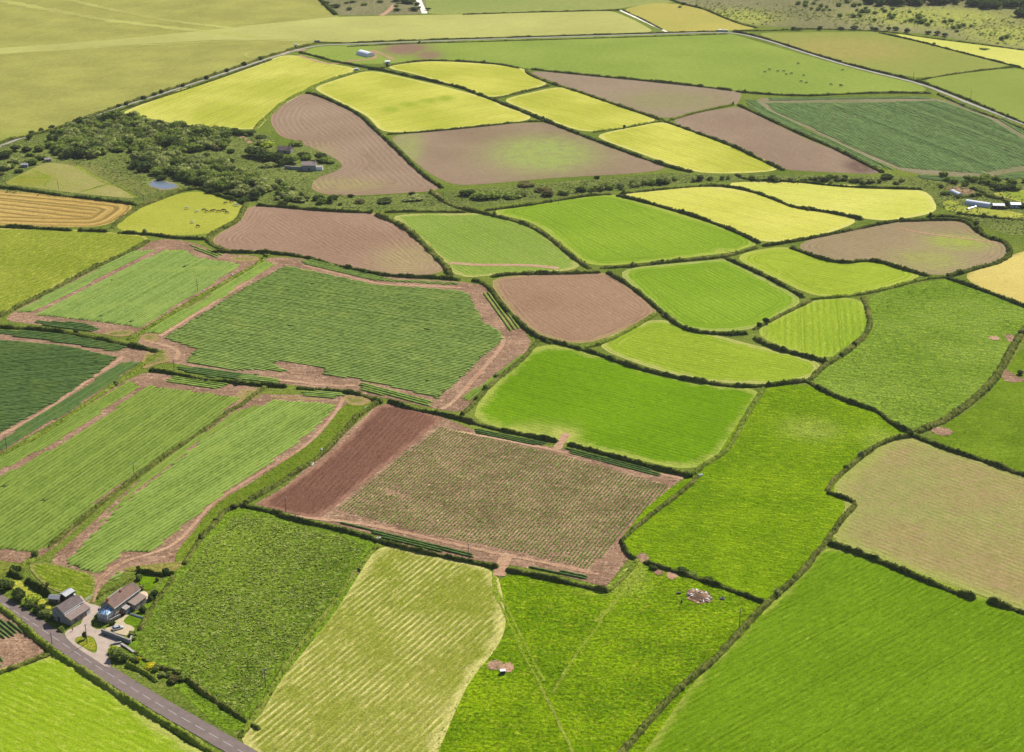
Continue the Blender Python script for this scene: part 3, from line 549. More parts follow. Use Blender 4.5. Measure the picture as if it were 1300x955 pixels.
for s in ('. 600,405 636,424 641,436 612,470 575,512 560,520', 'J 0,245 230,268 400,290 480,285', 'I 720,130 820,150 900,180 880,225', 'F 330,538 500,580 700,635 900,642 1130,652', 'F 200,525 100,590 0,658 E 800,895'):
    ribbon('wheel_track', s, 2.6, M['track'], .027, jit=.3)
def disc(name, s, rx, ry, mat, z=.03, n=20):
    c = one(s); z = level(z) + .01; vs = [(c.x + rx * math.cos(t) * random.uniform(.85, 1.12), c.y + ry * math.sin(t) * random.uniform(.85, 1.12), z) for t in np.linspace(0, 2 * math.pi, n, endpoint=False)]
    tag(link(name, mesh_np(name, np.array(vs), np.arange(n).reshape(1, n), mat)), kind='structure')
disc('bare_patch', '. 628.5,845', 2.9, 3.6, M['soil']); disc('bare_patch', '. 644,848', 2.4, 3.4, M['track'], .034)
disc('bare_patch', '. 836,727', 2, 2.2, M['soil']); disc('bare_patch', '. 853,731', 2.6, 3, M['track'])
disc('bare_patch', '. 888,758', 5, 5.5, M['soil'], .028); disc('bare_patch', '. 816,708', 2.4, 4, M['soil'], .031)
disc('bare_patch', '. 1262.5,429.5', 3.2, 3, M['track']); disc('bare_patch', '. 1284,430', 3.5, 7, M['soil']); disc('bare_patch', '. 1196,548', 5, 5, M['soil']); disc('bare_patch', '. 1281,478', 4, 9, M['soil'])
disc('bare_patch', '. 1288,482', 6, 4, M['soil'], .035)
disc('bare_patch', 'J 255,215', 8, 10, M['soil'], .03)

swath = field_mat('mown_swath', alb(198, 198, 118), alb(180, 182, 102), fine=.15, amp=0)
for q, w in (('A 0,5 300,60 600,112 900,142 1300,192', 14), ('A 350,0 560,50 800,100 1150,140', 9), ('A 1300,255 1240,262 1220,280 1260,290 1310,285', 3), ('. 0,69 150,59 290,52 380,50', 5)):
    ribbon('mown_swath', q, w, swath, .02, jit=.5, step=8)
ditch = field_mat('lush_ditch', alb(160, 190, 70), alb(120, 150, 50), fine=.3, amp=0)
for q in ('U 240,590 330,625 400,665 350,720', 'U 590,555 680,610 760,660 850,710 960,720', 'U 100,655 250,648 400,655', 'U 640,765 850,705', 'U 960,730 1085,820'):
    ribbon('lush_ditch', q, 2.2, ditch, .04, jit=.5, step=4)
# ------------------------------------------------------------------ hedges
M['hedge'] = leaf_mat('hedge_leaves', alb(120, 136, 64, 1.8), alb(78, 98, 42, 1.6), alb(136, 130, 76, 1.8), .55)
M['hedge_green'] = leaf_mat('hedge_bank_grass', alb(136, 164, 64, 1.7), alb(100, 132, 44, 1.6), alb(150, 150, 84, 1.7), .5)
M['hedge_dark'] = leaf_mat('hedge_leaves_dark', alb(96, 118, 54, 1.7), alb(56, 78, 32, 1.5), alb(108, 116, 60, 1.7), .6)
def make_hedge(pts, h, hw, mat, step, seed, rag=.6):
    p = resample(chaikin(pts, 2, False), step); m = len(p)
    pr = [(-1, 0), (-.85, .5), (-.5, .88), (0, 1), (.5, .88), (.85, .5), (1, 0)]
    V = np.zeros((m, 7, 3))
    for i, q in enumerate(p):
        d = (p[min(i + 1, m - 1)] - p[max(i - 1, 0)]).normalized(); nr = Vector((-d.y, d.x))
        big = 1 + rag * mnoise.noise((q.x * .12, q.y * .12, seed)) + rag * .8 * mnoise.noise((q.x * .4, q.y * .5, seed))
        if mnoise.noise((q.x * .055, q.y * .055, seed + 31)) < -.38: big *= .55
        e = min(1, (min(i, m - 1 - i) + .4) / 2.0)
        for j, (a, b) in enumerate(pr):
            f = 1 + .4 * mnoise.noise((q.x * .9 + j * 3, q.y * .9, seed + 5))
            w = hw * (1 + rag * .6 * mnoise.noise((q.x * .3, q.y * .3, seed + 9 + (j > 3)))) 
            c = q + nr * (a * w * (f if 0 < j < 6 else 1)); V[i, j] = (c.x, c.y, b * h * big * f * e - (.03 if b == 0 else 0))
    ii = (np.arange(m - 1)[:, None] * 7 + np.arange(6)[None]).ravel()
    Fq = np.stack([ii, ii + 7, ii + 8, ii + 1], 1)
    W = V.reshape(-1, 3)
    # loose leaf clumps on top and flanks
    L = m * step; n = int(L * (5.0 if step < 1.1 else 3.0))
    i = RNG.integers(0, m - 1, n); j = RNG.uniform(.6, 5.4, n); j0 = j.astype(int); fj = (j - j0)[:, None]; fi = RNG.uniform(0, 1, n)[:, None]
    c = (V[i, j0] * (1 - fj) + V[i, j0 + 1] * fj) * (1 - fi) + (V[i + 1, j0] * (1 - fj) + V[i + 1, j0 + 1] * fj) * fi
    c[:, 2] += RNG.uniform(-.05, .3, n) * h * .5
    qv, qf = quads(c, RNG.uniform(.18, .42, n) * (1.0 if step < 1.1 else 1.5), .9)
    ti = np.concatenate([RNG.uniform(.2, .8, len(W)), np.repeat(RNG.uniform(0, 1, n), 4)])
    return mesh_np('hedge', np.concatenate([W, qv]), np.concatenate([Fq, qf + len(W)]), mat, attrs={'tint': ti})
H = [
 ('. 92,160 142,142 180,131 216,119 260,105 300,91 345,75', 1.8, 1.3, 'hedge_dark', 'broken hedge between the lane and the upper left yellow field'),
 ('A -150,770 0,705 230,655 340,622 . 142,136.5 216,113 300,85 345,69 401,54', 2.4, 1.8, 'hedge', 'long shaggy hedge along the lane under the hilltop pasture'),
 ('. 401,54 440,54.5 520,50.5 600,48.5 700,45.5 832,41.5 925,39', 1.3, 1.2, 'hedge', 'low thin hedge between the far lane and the pale mown strip'),
 ('. 440,59 520,55 600,53 700,50 849,45.5 925,43', 1.0, 1.0, 'hedge', 'low hedge on the near side of the far lane above the big green field'),
 ('. 930,39 965,46 1023,65 1060,76 1100,87 1168,102.5 1208,118 1232,127 1285,150 1360,178', 1.8, 1.5, 'hedge_dark', 'dark hedge along the upper side of the winding pale lane'),
 ('. 1190,119 1208,127 1232,138 1272,152 1310,168 1360,190', 1.4, 1.3, 'hedge', 'hedge between the winding pale lane and the corner of the blue green cabbage field'),
 ('W 0,475 200,525 370,570 420,575 560,605 640,620 780,618', 1.8, 1.8, 'hedge_dark', 'dark hedge below the small paddock with the white hut'),
 ('. 488,85 500,81 541,76 579,76.5 625,80 640,82 660,86', 1.8, 1.8, 'hedge', 'hedge curving over the top of the highest yellow field'),
 ('B 660,342 720,345 900,385 1130,435 C 0,458 100,495', 2.2, 2.0, 'hedge_dark', 'hedge between the two upper left yellow fields'),
 ('C 100,495 280,565 400,615 540,670 700,730 960,825 1100,857', 2.2, 2.2, 'hedge_dark', 'dark hedge running down beside the brown field with the pale green patch'),
 ('B 640,350 500,385 400,425 350,450 230,510 180,560 110,620 90,650', 1.7, 2.4, 'hedge_green', 'grassy hedge between the upper left yellow field and the curved brown field'),
 ('B 350,460 400,470 500,510 620,570 700,650 800,740 930,870 1030,935', 2.2, 2.0, 'hedge_dark', 'long dark hedge down the right side of the curved brown field'),
 ('B 750,670 1000,653 1300,622 C 220,608 370,603', 1.5, 1.4, 'hedge', 'hedge along the top of the brown field with the pale green patch'),
 ('C 100,492 240,460 390,425', 1.8, 2.0, 'hedge', 'short hedge between two yellow fields under the far green field'),
 ('C 270,345 272,365 390,415 500,445 700,515 850,565 960,602', 1.9, 1.8, 'hedge', 'hedge below the wedge shaped brown field'),
 ('C 960,602 1080,645 1300,725 D 180,640 310,700', 2.0, 1.8, 'hedge_dark', 'hedge between the lower yellow field and the brown field beside it'),
 ('C 290,342 420,358 700,385 860,400 1150,430 1300,450', 2.0, 1.7, 'hedge', 'hedge between the far green field with cattle and the wedge shaped brown field'),
 ('D 110,375 200,385 400,395 560,385 740,380 920,383', 1.8, 1.7, 'hedge', 'hedge between the far green field with cattle and the blue green cabbage field'),
 ('C 600,658 750,640 900,610 950,602', 1.6, 1.7, 'hedge_green', 'short grassy hedge between two bright yellow fields in mid slope'),
 ('C 980,602 1100,565 1290,525 D 100,430', 1.5, 1.6, 'hedge_green', 'hedge between the wedge shaped brown field and the brown field below it'),
 ('D 120,430 250,490 400,560 500,600 640,670 720,710', 2.0, 1.9, 'hedge_dark', 'hedge down the left side of the blue green cabbage field'),
 ('D 700,133 870,170 1080,225 1260,270 1300,282 1450,320', 1.6, 1.5, 'hedge_dark', 'straight dark hedge below the pale yellow field at the far right'),
 ('D 860,330 1000,305 1150,285 1260,275', 1.3, 1.4, 'hedge', 'thin hedge between the tawny field and the green slope at the far right'),
 ('D 100,125 200,128 400,118 560,122 700,127 760,133 900,155 1100,180 1300,206 1400,220', 1.2, 1.2, 'hedge', 'low hedge at the edge of the far heath'),
 ('. 828,-10 866,5 892,10 917,21 940,30 961,35', 1.8, 1.6, 'hedge', 'hedge curving round the tan field on the far skyline side'),
 ('C 750,48 860,100 950,148', 1.4, 1.2, 'hedge', 'short hedge beside the white farm track'),
 ('C -50,72 0,70 300,60 700,50 740,50', 1.3, 1.3, 'hedge', 'hedge along the far side of the pale mown strip'),
 ('. 404,-4 412,4 419,11 427,18', 3.0, 3.2, 'hedge_dark', 'tall bushy dark hedge between the hill pasture and the far scrub'),
 ('F 970,165 1060,232 1190,266 G 0,262 100,285 250,320 350,370 430,430 520,510 590,550', 2.2, 2.0, 'hedge', 'long hedge curving between the pale green field and the brighter green field'),
 ('F 740,270 900,266 1150,270', 1.6, 1.6, 'hedge', 'hedge along the top of the pale green field'),
 ('F 100,235 200,240 400,260 680,272', 2.0, 1.9, 'hedge_dark', 'hedge between the scrub and the brown field below it'),
 ('F 700,280 820,330 900,390 980,470 1050,540 1070,580', 2.4, 2.6, 'hedge', 'thick hedge between the brown field and the pale green field'),
 ('F -130,470 0,468 170,472 330,488 450,520 560,550 700,580 850,592 1000,595 1120,607', 2.2, 1.8, 'hedge_dark', 'long dark hedge along the bottom of the brown field above the cabbages'),
 ('E 1232,228 1200,290 1180,320 1110,350 1050,385 1035,415 1100,450 1170,472', 2.2, 2.4, 'hedge', 'thick curved hedge on the right of the cow pasture'),
 ('E 590,372 760,380 860,398 1030,405', 1.9, 1.7, 'hedge_dark', 'hedge along the bottom of the cow pasture'),
 ('E -200,338 0,340 200,350 360,360', 2.2, 1.8, 'hedge_dark', 'dark hedge below the golden striped field left of the gap'),
 ('E 390,360 450,362 540,365', 2.2, 1.8, 'hedge_dark', 'short dark hedge below the golden striped field right of the gap'),
 ('E -200,135 0,145 150,162 300,185 500,207 640,225 700,235', 2.2, 2.0, 'hedge_dark', 'dark hedge along the top of the golden striped field'),
 ('E 555,350 600,310 640,280 700,240 800,205 900,162 1000,150', 2.0, 2.2, 'hedge', 'hedge between the pond meadow and the cow pasture'),
 ('E 1000,150 1100,187 1160,205 1220,218', 2.2, 2.2, 'hedge_dark', 'dark hedge under the thicket at the top of the cow pasture'),
 ('E -200,860 0,790 130,720 280,650 400,580 500,530 650,470 740,412', 2.0, 2.0, 'hedge', 'straight hedge between the left pasture and the upper cabbage field'),
 ('E -200,830 0,843 200,852 350,872 500,902 620,930 I 700,157 790,178', 2.2, 1.9, 'hedge_dark', 'dark hedge curving between the upper cabbage field and the dark green crop'),
 ('I 820,178 740,225 690,268 600,330 450,430 300,540 150,630 0,700 -300,850', 1.2, 1.6, 'hedge_green', 'low grassy bank between the dark green crop and the long striped crop'),
 ('F 165,482 E 1290,530 1200,580 1000,690 850,780 720,860 640,908', 1.2, 1.7, 'hedge_green', 'low grassy bank between the two big cabbage fields'),
 ('I 745,270 850,285 1000,320 1200,335 J 0,272 J 205,286', 1.9, 1.5, 'hedge_dark', 'dark hedge under the largest cabbage field left of its gateway'),
 ('J 240,290 400,302 500,315 570,342', 1.9, 1.6, 'hedge_dark', 'dark hedge under the largest cabbage field right of its gateway'),
 ('J 120,285 0,375 I 1150,470 1000,590 850,680 700,790 550,900 . 100,662 60,694', 1.5, 1.5, 'hedge', 'straight hedge between the long olive crop and the bright green crop'),
 ('. 45,704 36,712 24,722', 2.0, 1.8, 'hedge_green', 'short green hedge above the roadside garden'),
 ('J 570,352 500,395 430,470 370,540 290,600 210,650 130,700 30,758', 1.8, 1.7, 'hedge', 'broken stony hedge between the bright crop and the dark ploughed strip'),
 ('J 30,760 L 500,20 450,90 380,160 330,230 290,300', 1.3, 1.5, 'hedge', 'ragged low bank between the farm track and the weedy field'),
 ('J 20,765 200,802 L 750,50 920,90 1100,130 1240,170 M 60,175 120,190 300,235 500,275 680,312', 1.8, 1.3, 'hedge_dark', 'long dark hedge between the sprouting field and the weedy and hay fields'),
 ('M 715,323 900,360 1050,393 1235,432', 1.9, 1.3, 'hedge_dark', 'dark hedge between the sprouting field corner and the track meadow'),
 ('L 1270,200 1200,262 1140,345 1080,430 1000,540 900,670 800,800 750,880 . 325,905 305,935', 1.3, 1.5, 'hedge_green', 'low green hedge between the weedy field and the striped hay field'),
 ('J 615,345 700,375 850,400 1050,458 K 160,470 345,508', 1.9, 1.3, 'hedge_dark', 'dark hedge above the sprouting field left of its gateway'),
 ('K 385,517 500,547 650,590 780,625 888,648', 1.9, 1.3, 'hedge_dark', 'dark hedge above the sprouting field right of its gateway'),
 ('K 915,645 860,700 740,790 640,870 605,905', 1.4, 1.3, 'hedge', 'hedge down the right side of the sprouting field'),
 ('N 112,175 135,225 155,258 190,268', 1.8, 1.0, 'hedge_dark', 'short dark curved hedge at the corner of the sprouting field'),
 ('N 45,432 120,372 180,300 195,272', 1.2, 1.3, 'hedge_green', 'short grassy bank between the soil corner and the track meadow'),
 ('N 222,285 400,337 600,402 830,487', 1.7, 1.2, 'hedge_dark', 'straight dark hedge behind the rubble heap'),
 ('. 740,1010 840,895 872,863 N 560,790 700,640 830,500 950,400 1050,300 1100,220 O 100,475 150,412 200,340 250,288', 1.9, 1.6, 'hedge', 'long brown green hedge left of the striped bright green field'),
 ('O 248,278 190,257 145,242', 1.8, 1.3, 'hedge_dark', 'short dark hedge at the notch of the green tinged soil field'),
 ('O 145,238 160,205 260,120 350,55 450,35', 1.8, 1.5, 'hedge', 'hedge on the upper left of the green tinged soil field'),
 ('O 458,33 560,75 700,120 868,180 1050,230', 1.9, 1.6, 'hedge_dark', 'dark hedge along the top of the green tinged soil field'),
 ('O 150,427 300,477 450,542 600,602 690,632', 2.3, 1.6, 'hedge_dark', 'thick dark hedge above the striped bright green field'),
 ('O 733,638 868,682 1060,745', 2.3, 1.6, 'hedge_dark', 'dark hedge right of the gap above the striped bright green field'),
 ('H 330,750 400,790 500,830 570,850 600,880 660,915 685,920', 2.0, 1.5, 'hedge_dark', 'hedge curving between the meadow and the rough grass field'),
 ('H 700,920 800,880 880,820 950,760 990,700 1020,640 1061,575 . 1350,365', 2.2, 2.6, 'hedge', 'thick scrubby hedge right of the rough grass field'),
 ('K 895,638 950,590 1010,560 1050,510 H 130,860 185,775', 1.6, 1.6, 'hedge_green', 'hedge between the emerald field and the meadow'),
 ('K 265,85 400,125 500,150 600,190 700,220 850,255 1050,285 H 200,765 330,748', 2.1, 1.7, 'hedge_dark', 'long dark hedge along the top of the emerald field'),
 ('G 0,608 60,625 100,665 130,720 200,790 300,880 400,925', 2.1, 1.9, 'hedge_dark', 'dark hedge on the left of the square brown field'),
 ('K 265,100 200,180 120,240 50,300 0,360 J 912,400', 1.5, 1.7, 'hedge', 'bank between the largest cabbage field and the emerald field'),
 ('G 925,775 800,850 640,932 560,945', 1.4, 1.7, 'hedge_green', 'grassy bank between the square brown field and the pale green strip field'),
 ('G 90,592 200,577 400,577 640,570', 1.9, 1.8, 'hedge', 'hedge along the top of the square brown field'),
 ('G 640,548 800,540 1000,515 1200,500 1300,482 H 160,300', 1.7, 2.2, 'hedge', 'broad hedge below the curved bright green field'),
 ('G 670,568 780,630 880,710 970,790 1050,850 1150,873 1300,880 H 130,588', 2.2, 1.8, 'hedge_dark', 'dark hedge curving left of the middle bright green field'),
 ('H 55,335 200,400 320,468', 2.2, 1.7, 'hedge_dark', 'dark hedge between the middle bright green field and the lime field'),
 ('H 345,480 250,525 150,578', 1.5, 1.5, 'hedge', 'hedge between the middle bright green field and the small lime field'),
 ('H 152,605 220,640 300,660 400,685', 2.2, 1.6, 'hedge_dark', 'dark hedge under the small lime field'),
 ('H 345,475 500,462 620,435 720,407 800,400', 1.4, 1.7, 'hedge_green', 'hedge below the notched lime field'),
 ('H 520,465 540,520 545,580 470,650 400,690 340,745', 1.8, 2.0, 'hedge', 'hedge between the small lime field and the rough grass field'),
 ('H 275,300 430,357 550,340 650,372 745,397', 2.1, 1.7, 'hedge_dark', 'dark hedge below the brown field with the bare strip'),
 ('H 180,295 210,292 350,268 500,237 640,210', 1.8, 1.8, 'hedge_dark', 'hedge between the large yellow field and the brown field with the bare strip'),
 ('H 640,210 750,207 860,205 900,240 940,268 1000,280 1020,320 980,350 880,375 800,400', 2.2, 2.4, 'hedge_dark', 'thick dark hedge round the far side of the brown field with the bare strip'),
 ('H 800,402 900,435 1061,497 . 1380,420', 2.0, 1.6, 'hedge_dark', 'dark hedge between the golden field and the rough grass field'),
 ('G 720,185 830,210 950,242 1100,285 1300,357 H 170,285', 2.2, 1.8, 'hedge_dark', 'long dark hedge below the large yellow field'),
 ('G 740,178 900,160 1150,137 1290,142', 1.6, 1.6, 'hedge', 'hedge along the top of the large yellow field'),
 ('H 0,88 130,105 240,145 280,165 400,180 520,207', 1.9, 1.7, 'hedge_dark', 'hedge between the two pale yellow fields'),
 ('H 90,55 130,75 300,78 450,97 720,105', 1.7, 1.6, 'hedge_dark', 'hedge along the top of the right hand yellow field'),
 ('G 60,262 250,240 400,215 600,185 700,180', 1.6, 1.5, 'hedge', 'hedge along the top of the curved bright green field'),
 ('X -40,640 120,640 500,660 640,760 720,867', 2.0, 2.0, 'hedge_dark', 'dark hedge in front of the polytunnel holding'),
 ('X 400,600 700,640 1000,670 1300,690', 1.4, 1.3, 'hedge', 'thin hedge below the sheds at the right edge'),
 ('X 780,360 1000,410 1180,460 1400,500', 1.6, 1.6, 'hedge', 'hedge below the small green field beside the sheds'),
 ('X 430,370 560,365 780,345', 1.8, 1.5, 'hedge_dark', 'hedge right of the small polytunnel'),
 ('X 560,255 680,285 780,340', 1.8, 1.5, 'hedge_dark', 'hedge sloping down toward the small green field'),
 ('Z -300,200 0,452 100,522 180,600 250,660 340,735 450,802 600,897 . 170,893 230,928 320,985', 1.9, 1.5, 'hedge_green', 'thick green hedge on the near side of the main road'),
 ('Z -300,960 0,868 150,810 330,742', 1.7, 1.5, 'hedge', 'hedge between the sandy corner and the roadside green field'),
 ('Z 165,275 250,330 320,372', 2.6, 1.1, 'hedge_dark', 'tall dark garden hedge above the yellow lawn'),
 ('Z 60,225 100,240 135,262', 3.0, 1.3, 'hedge_dark', 'dense dark bush hedge at the top corner of the roadside garden'),
 ('Z 805,815 880,845 950,880 1000,925', 1.5, .9, 'hedge_green', 'clipped bright green garden hedge beside the road'),
 ('Z 860,745 1000,830 1180,893 . 260,880 330,925', 1.5, 1.0, 'hedge', 'field hedge behind the roadside shrubs'),
 ('Z 1110,245 1060,330 980,440 930,520 890,600', 1.2, 1.2, 'hedge', 'low hedge between the farmhouse garden and the weedy field'),
 ('Z 870,225 950,235 1030,250 1110,235', 1.8, .8, 'hedge_dark', 'dark hedge at the back of the farmhouse lawn'),
 ('Z 610,395 680,350 740,330 850,265', 1.0, .8, 'hedge', 'low hedge behind the farmhouse along the track'),
]
HEIGHT_BIAS = .45
for i, (s, h, hw, m, lab) in enumerate(H):
    pts = G2(s, h * HEIGHT_BIAS)
    d = pts[len(pts) // 2].length
    me = make_hedge(pts, h * .85, hw * .85, M[m], .8 if d < 900 else 1.4, i * 3.7)
    tag(link('hedge', me), lab, 'hedge')
# ------------------------------------------------------------------ bushes and trees
LM = {'dark': leaf_mat('leaves_dark', alb(76, 102, 52, 2.2), alb(46, 70, 34, 2.0), alb(76, 92, 48, 2.2), .3),
      'mid': leaf_mat('leaves_mid', alb(116, 142, 66, 2.5), alb(72, 100, 42, 2.3), alb(96, 112, 62, 2.2), .3),
      'grey': leaf_mat('leaves_grey_green', alb(150, 162, 98, 2.5), alb(100, 120, 66, 2.3), alb(120, 128, 88, 2.2), .3),
      'lime': leaf_mat('leaves_lime', alb(166, 190, 70, 2.2), alb(118, 150, 48, 2.2), alb(150, 170, 70, 2.2), .5),
      'brown': leaf_mat('leaves_brown', alb(126, 118, 78, 1.8), alb(92, 92, 56, 1.8), alb(112, 110, 62, 1.8), .4),
      'yellow': leaf_mat('leaves_yellow', alb(226, 212, 60, 1.3), alb(190, 180, 40, 1.3), alb(210, 200, 60, 2.2), .5)}
BARK = plain_mat('bark', (.12, .09, .06, 1), (.2, .16, .11, 1), sc=3)
def crown_mesh(seed, mat, leaf=.16, n=420, lobes=7, flat=.8):
    """unit crown: several lobes of different size and height, filled with leaf clumps"""
    r = np.random.default_rng(seed); cs = []; 
    for k in range(lobes):
        a = r.uniform(0, 6.28); d = r.uniform(.1, .62) if k else 0; rr = r.uniform(.3, .55) if k else .6
        cs.append((d * math.cos(a), d * math.sin(a), r.uniform(.35, .75) * flat + (.1 if k == 0 else 0), rr))
    V = []; Fq = []; off = 0; T = []
    for cx, cy, cz, rr in cs:      # inner mass of each lobe
        bm = bmesh.new(); bmesh.ops.create_icosphere(bm, subdivisions=2, radius=rr * .82)
        for v in bm.verts:
            k = 1 + .35 * mnoise.noise(v.co * 3.5 + Vector((seed, cx * 9, cy * 9)))
            v.co = Vector((v.co.x * k + cx, v.co.y * k + cy, max(.02, v.co.z * k * flat + cz)))
        V.append(np.array([v.co for v in bm.verts])); f = np.array([[v.index for v in q.verts] for q in bm.faces]); Fq.append(f + off); off += len(bm.verts)
        T.append(np.full(len(bm.verts), .25) + r.uniform(0, .3, len(bm.verts))); bm.free()
    c = []; 
    w = np.array([x[3] ** 2 for x in cs]); w /= w.sum()
    for k in r.choice(len(cs), n, p=w):
        d = r.normal(size=3); d /= np.linalg.norm(d); d[2] = abs(d[2]) * 1.0 - .25 * (r.random() < .4)
        cx, cy, cz, rr = cs[k]; q = rr * r.uniform(.8, 1.08)
        c.append((cx + d[0] * q, cy + d[1] * q, max(.04, cz + d[2] * q * flat)))
    qv, qf = quads(np.array(c), r.uniform(leaf * .5, leaf, n), .9)
    V.append(qv); T.append(np.repeat(r.uniform(0, 1, n), 4))
    return mesh_np('crown', np.concatenate(V), Fq + [qf + off] if False else [np.concatenate(Fq), qf + off], mat, attrs={'tint': np.concatenate(T)})
CROWN = {k: [crown_mesh(100 * i + j, LM[k]) for j in range(3 if k in ('lime', 'brown', 'yellow') else 5)] for i, k in enumerate(LM)}
tm = MB(); tm.tube((0, 0, 0), (.03, .02, .45), .07, .045); tm.tube((.03, .02, .42), (.25, .1, .72), .04, .015, 6); tm.tube((.03, .02, .42), (-.22, -.12, .7), .04, .015, 6); tm.tube((.02, .02, .4), (-.02, .26, .7), .035, .015, 6)
TRUNK = tm.build('trunk', BARK); TRM = TRUNK.data; bpy.data.objects.remove(TRUNK)
def plant(x, y, r, h, kind, name='bush', label=None, group=None, cat=None, lift=0.0, trunk=True):
    """r, h in metres; x, y = pixel of the middle of the crown"""
    p = P(x, y, h * .45)
    e = empty(name, (p.x, p.y, 0), random.uniform(0, 6.28))
    c = link('crown', random.choice(CROWN[kind]), e); c.scale = (r, r, (h - lift) * .85); c.location = (0, 0, lift)
    if trunk:
        t = link('trunk', TRM, e); t.scale = (h * .8, h * .8, h * .75)
    tag(e, label, cat or name, group); return e
HB = random.Random(5)
for i in range(78):
    s_, h_, hw_, m_, _ = HB.choice(H); q_ = G2(s_, h_ * HEIGHT_BIAS); j_ = HB.randrange(len(q_) - 1); c_ = q_[j_].lerp(q_[j_ + 1], HB.random())
    if s_.startswith('Z') or c_.y < 450: continue
    r_ = HB.uniform(1.1, 2.4); e_ = empty('bush', (c_.x, c_.y, 0), HB.uniform(0, 6)); k_ = link('crown', HB.choice(CROWN[HB.choice(['dark', 'mid', 'mid', 'grey'])]), e_); k_.scale = (r_ * 1.2, r_, HB.uniform(1.8, 3.4))
    tag(e_, 'small bush standing up out of a hedge that divides two fields', 'bush', 'bushes growing out of the field hedges')
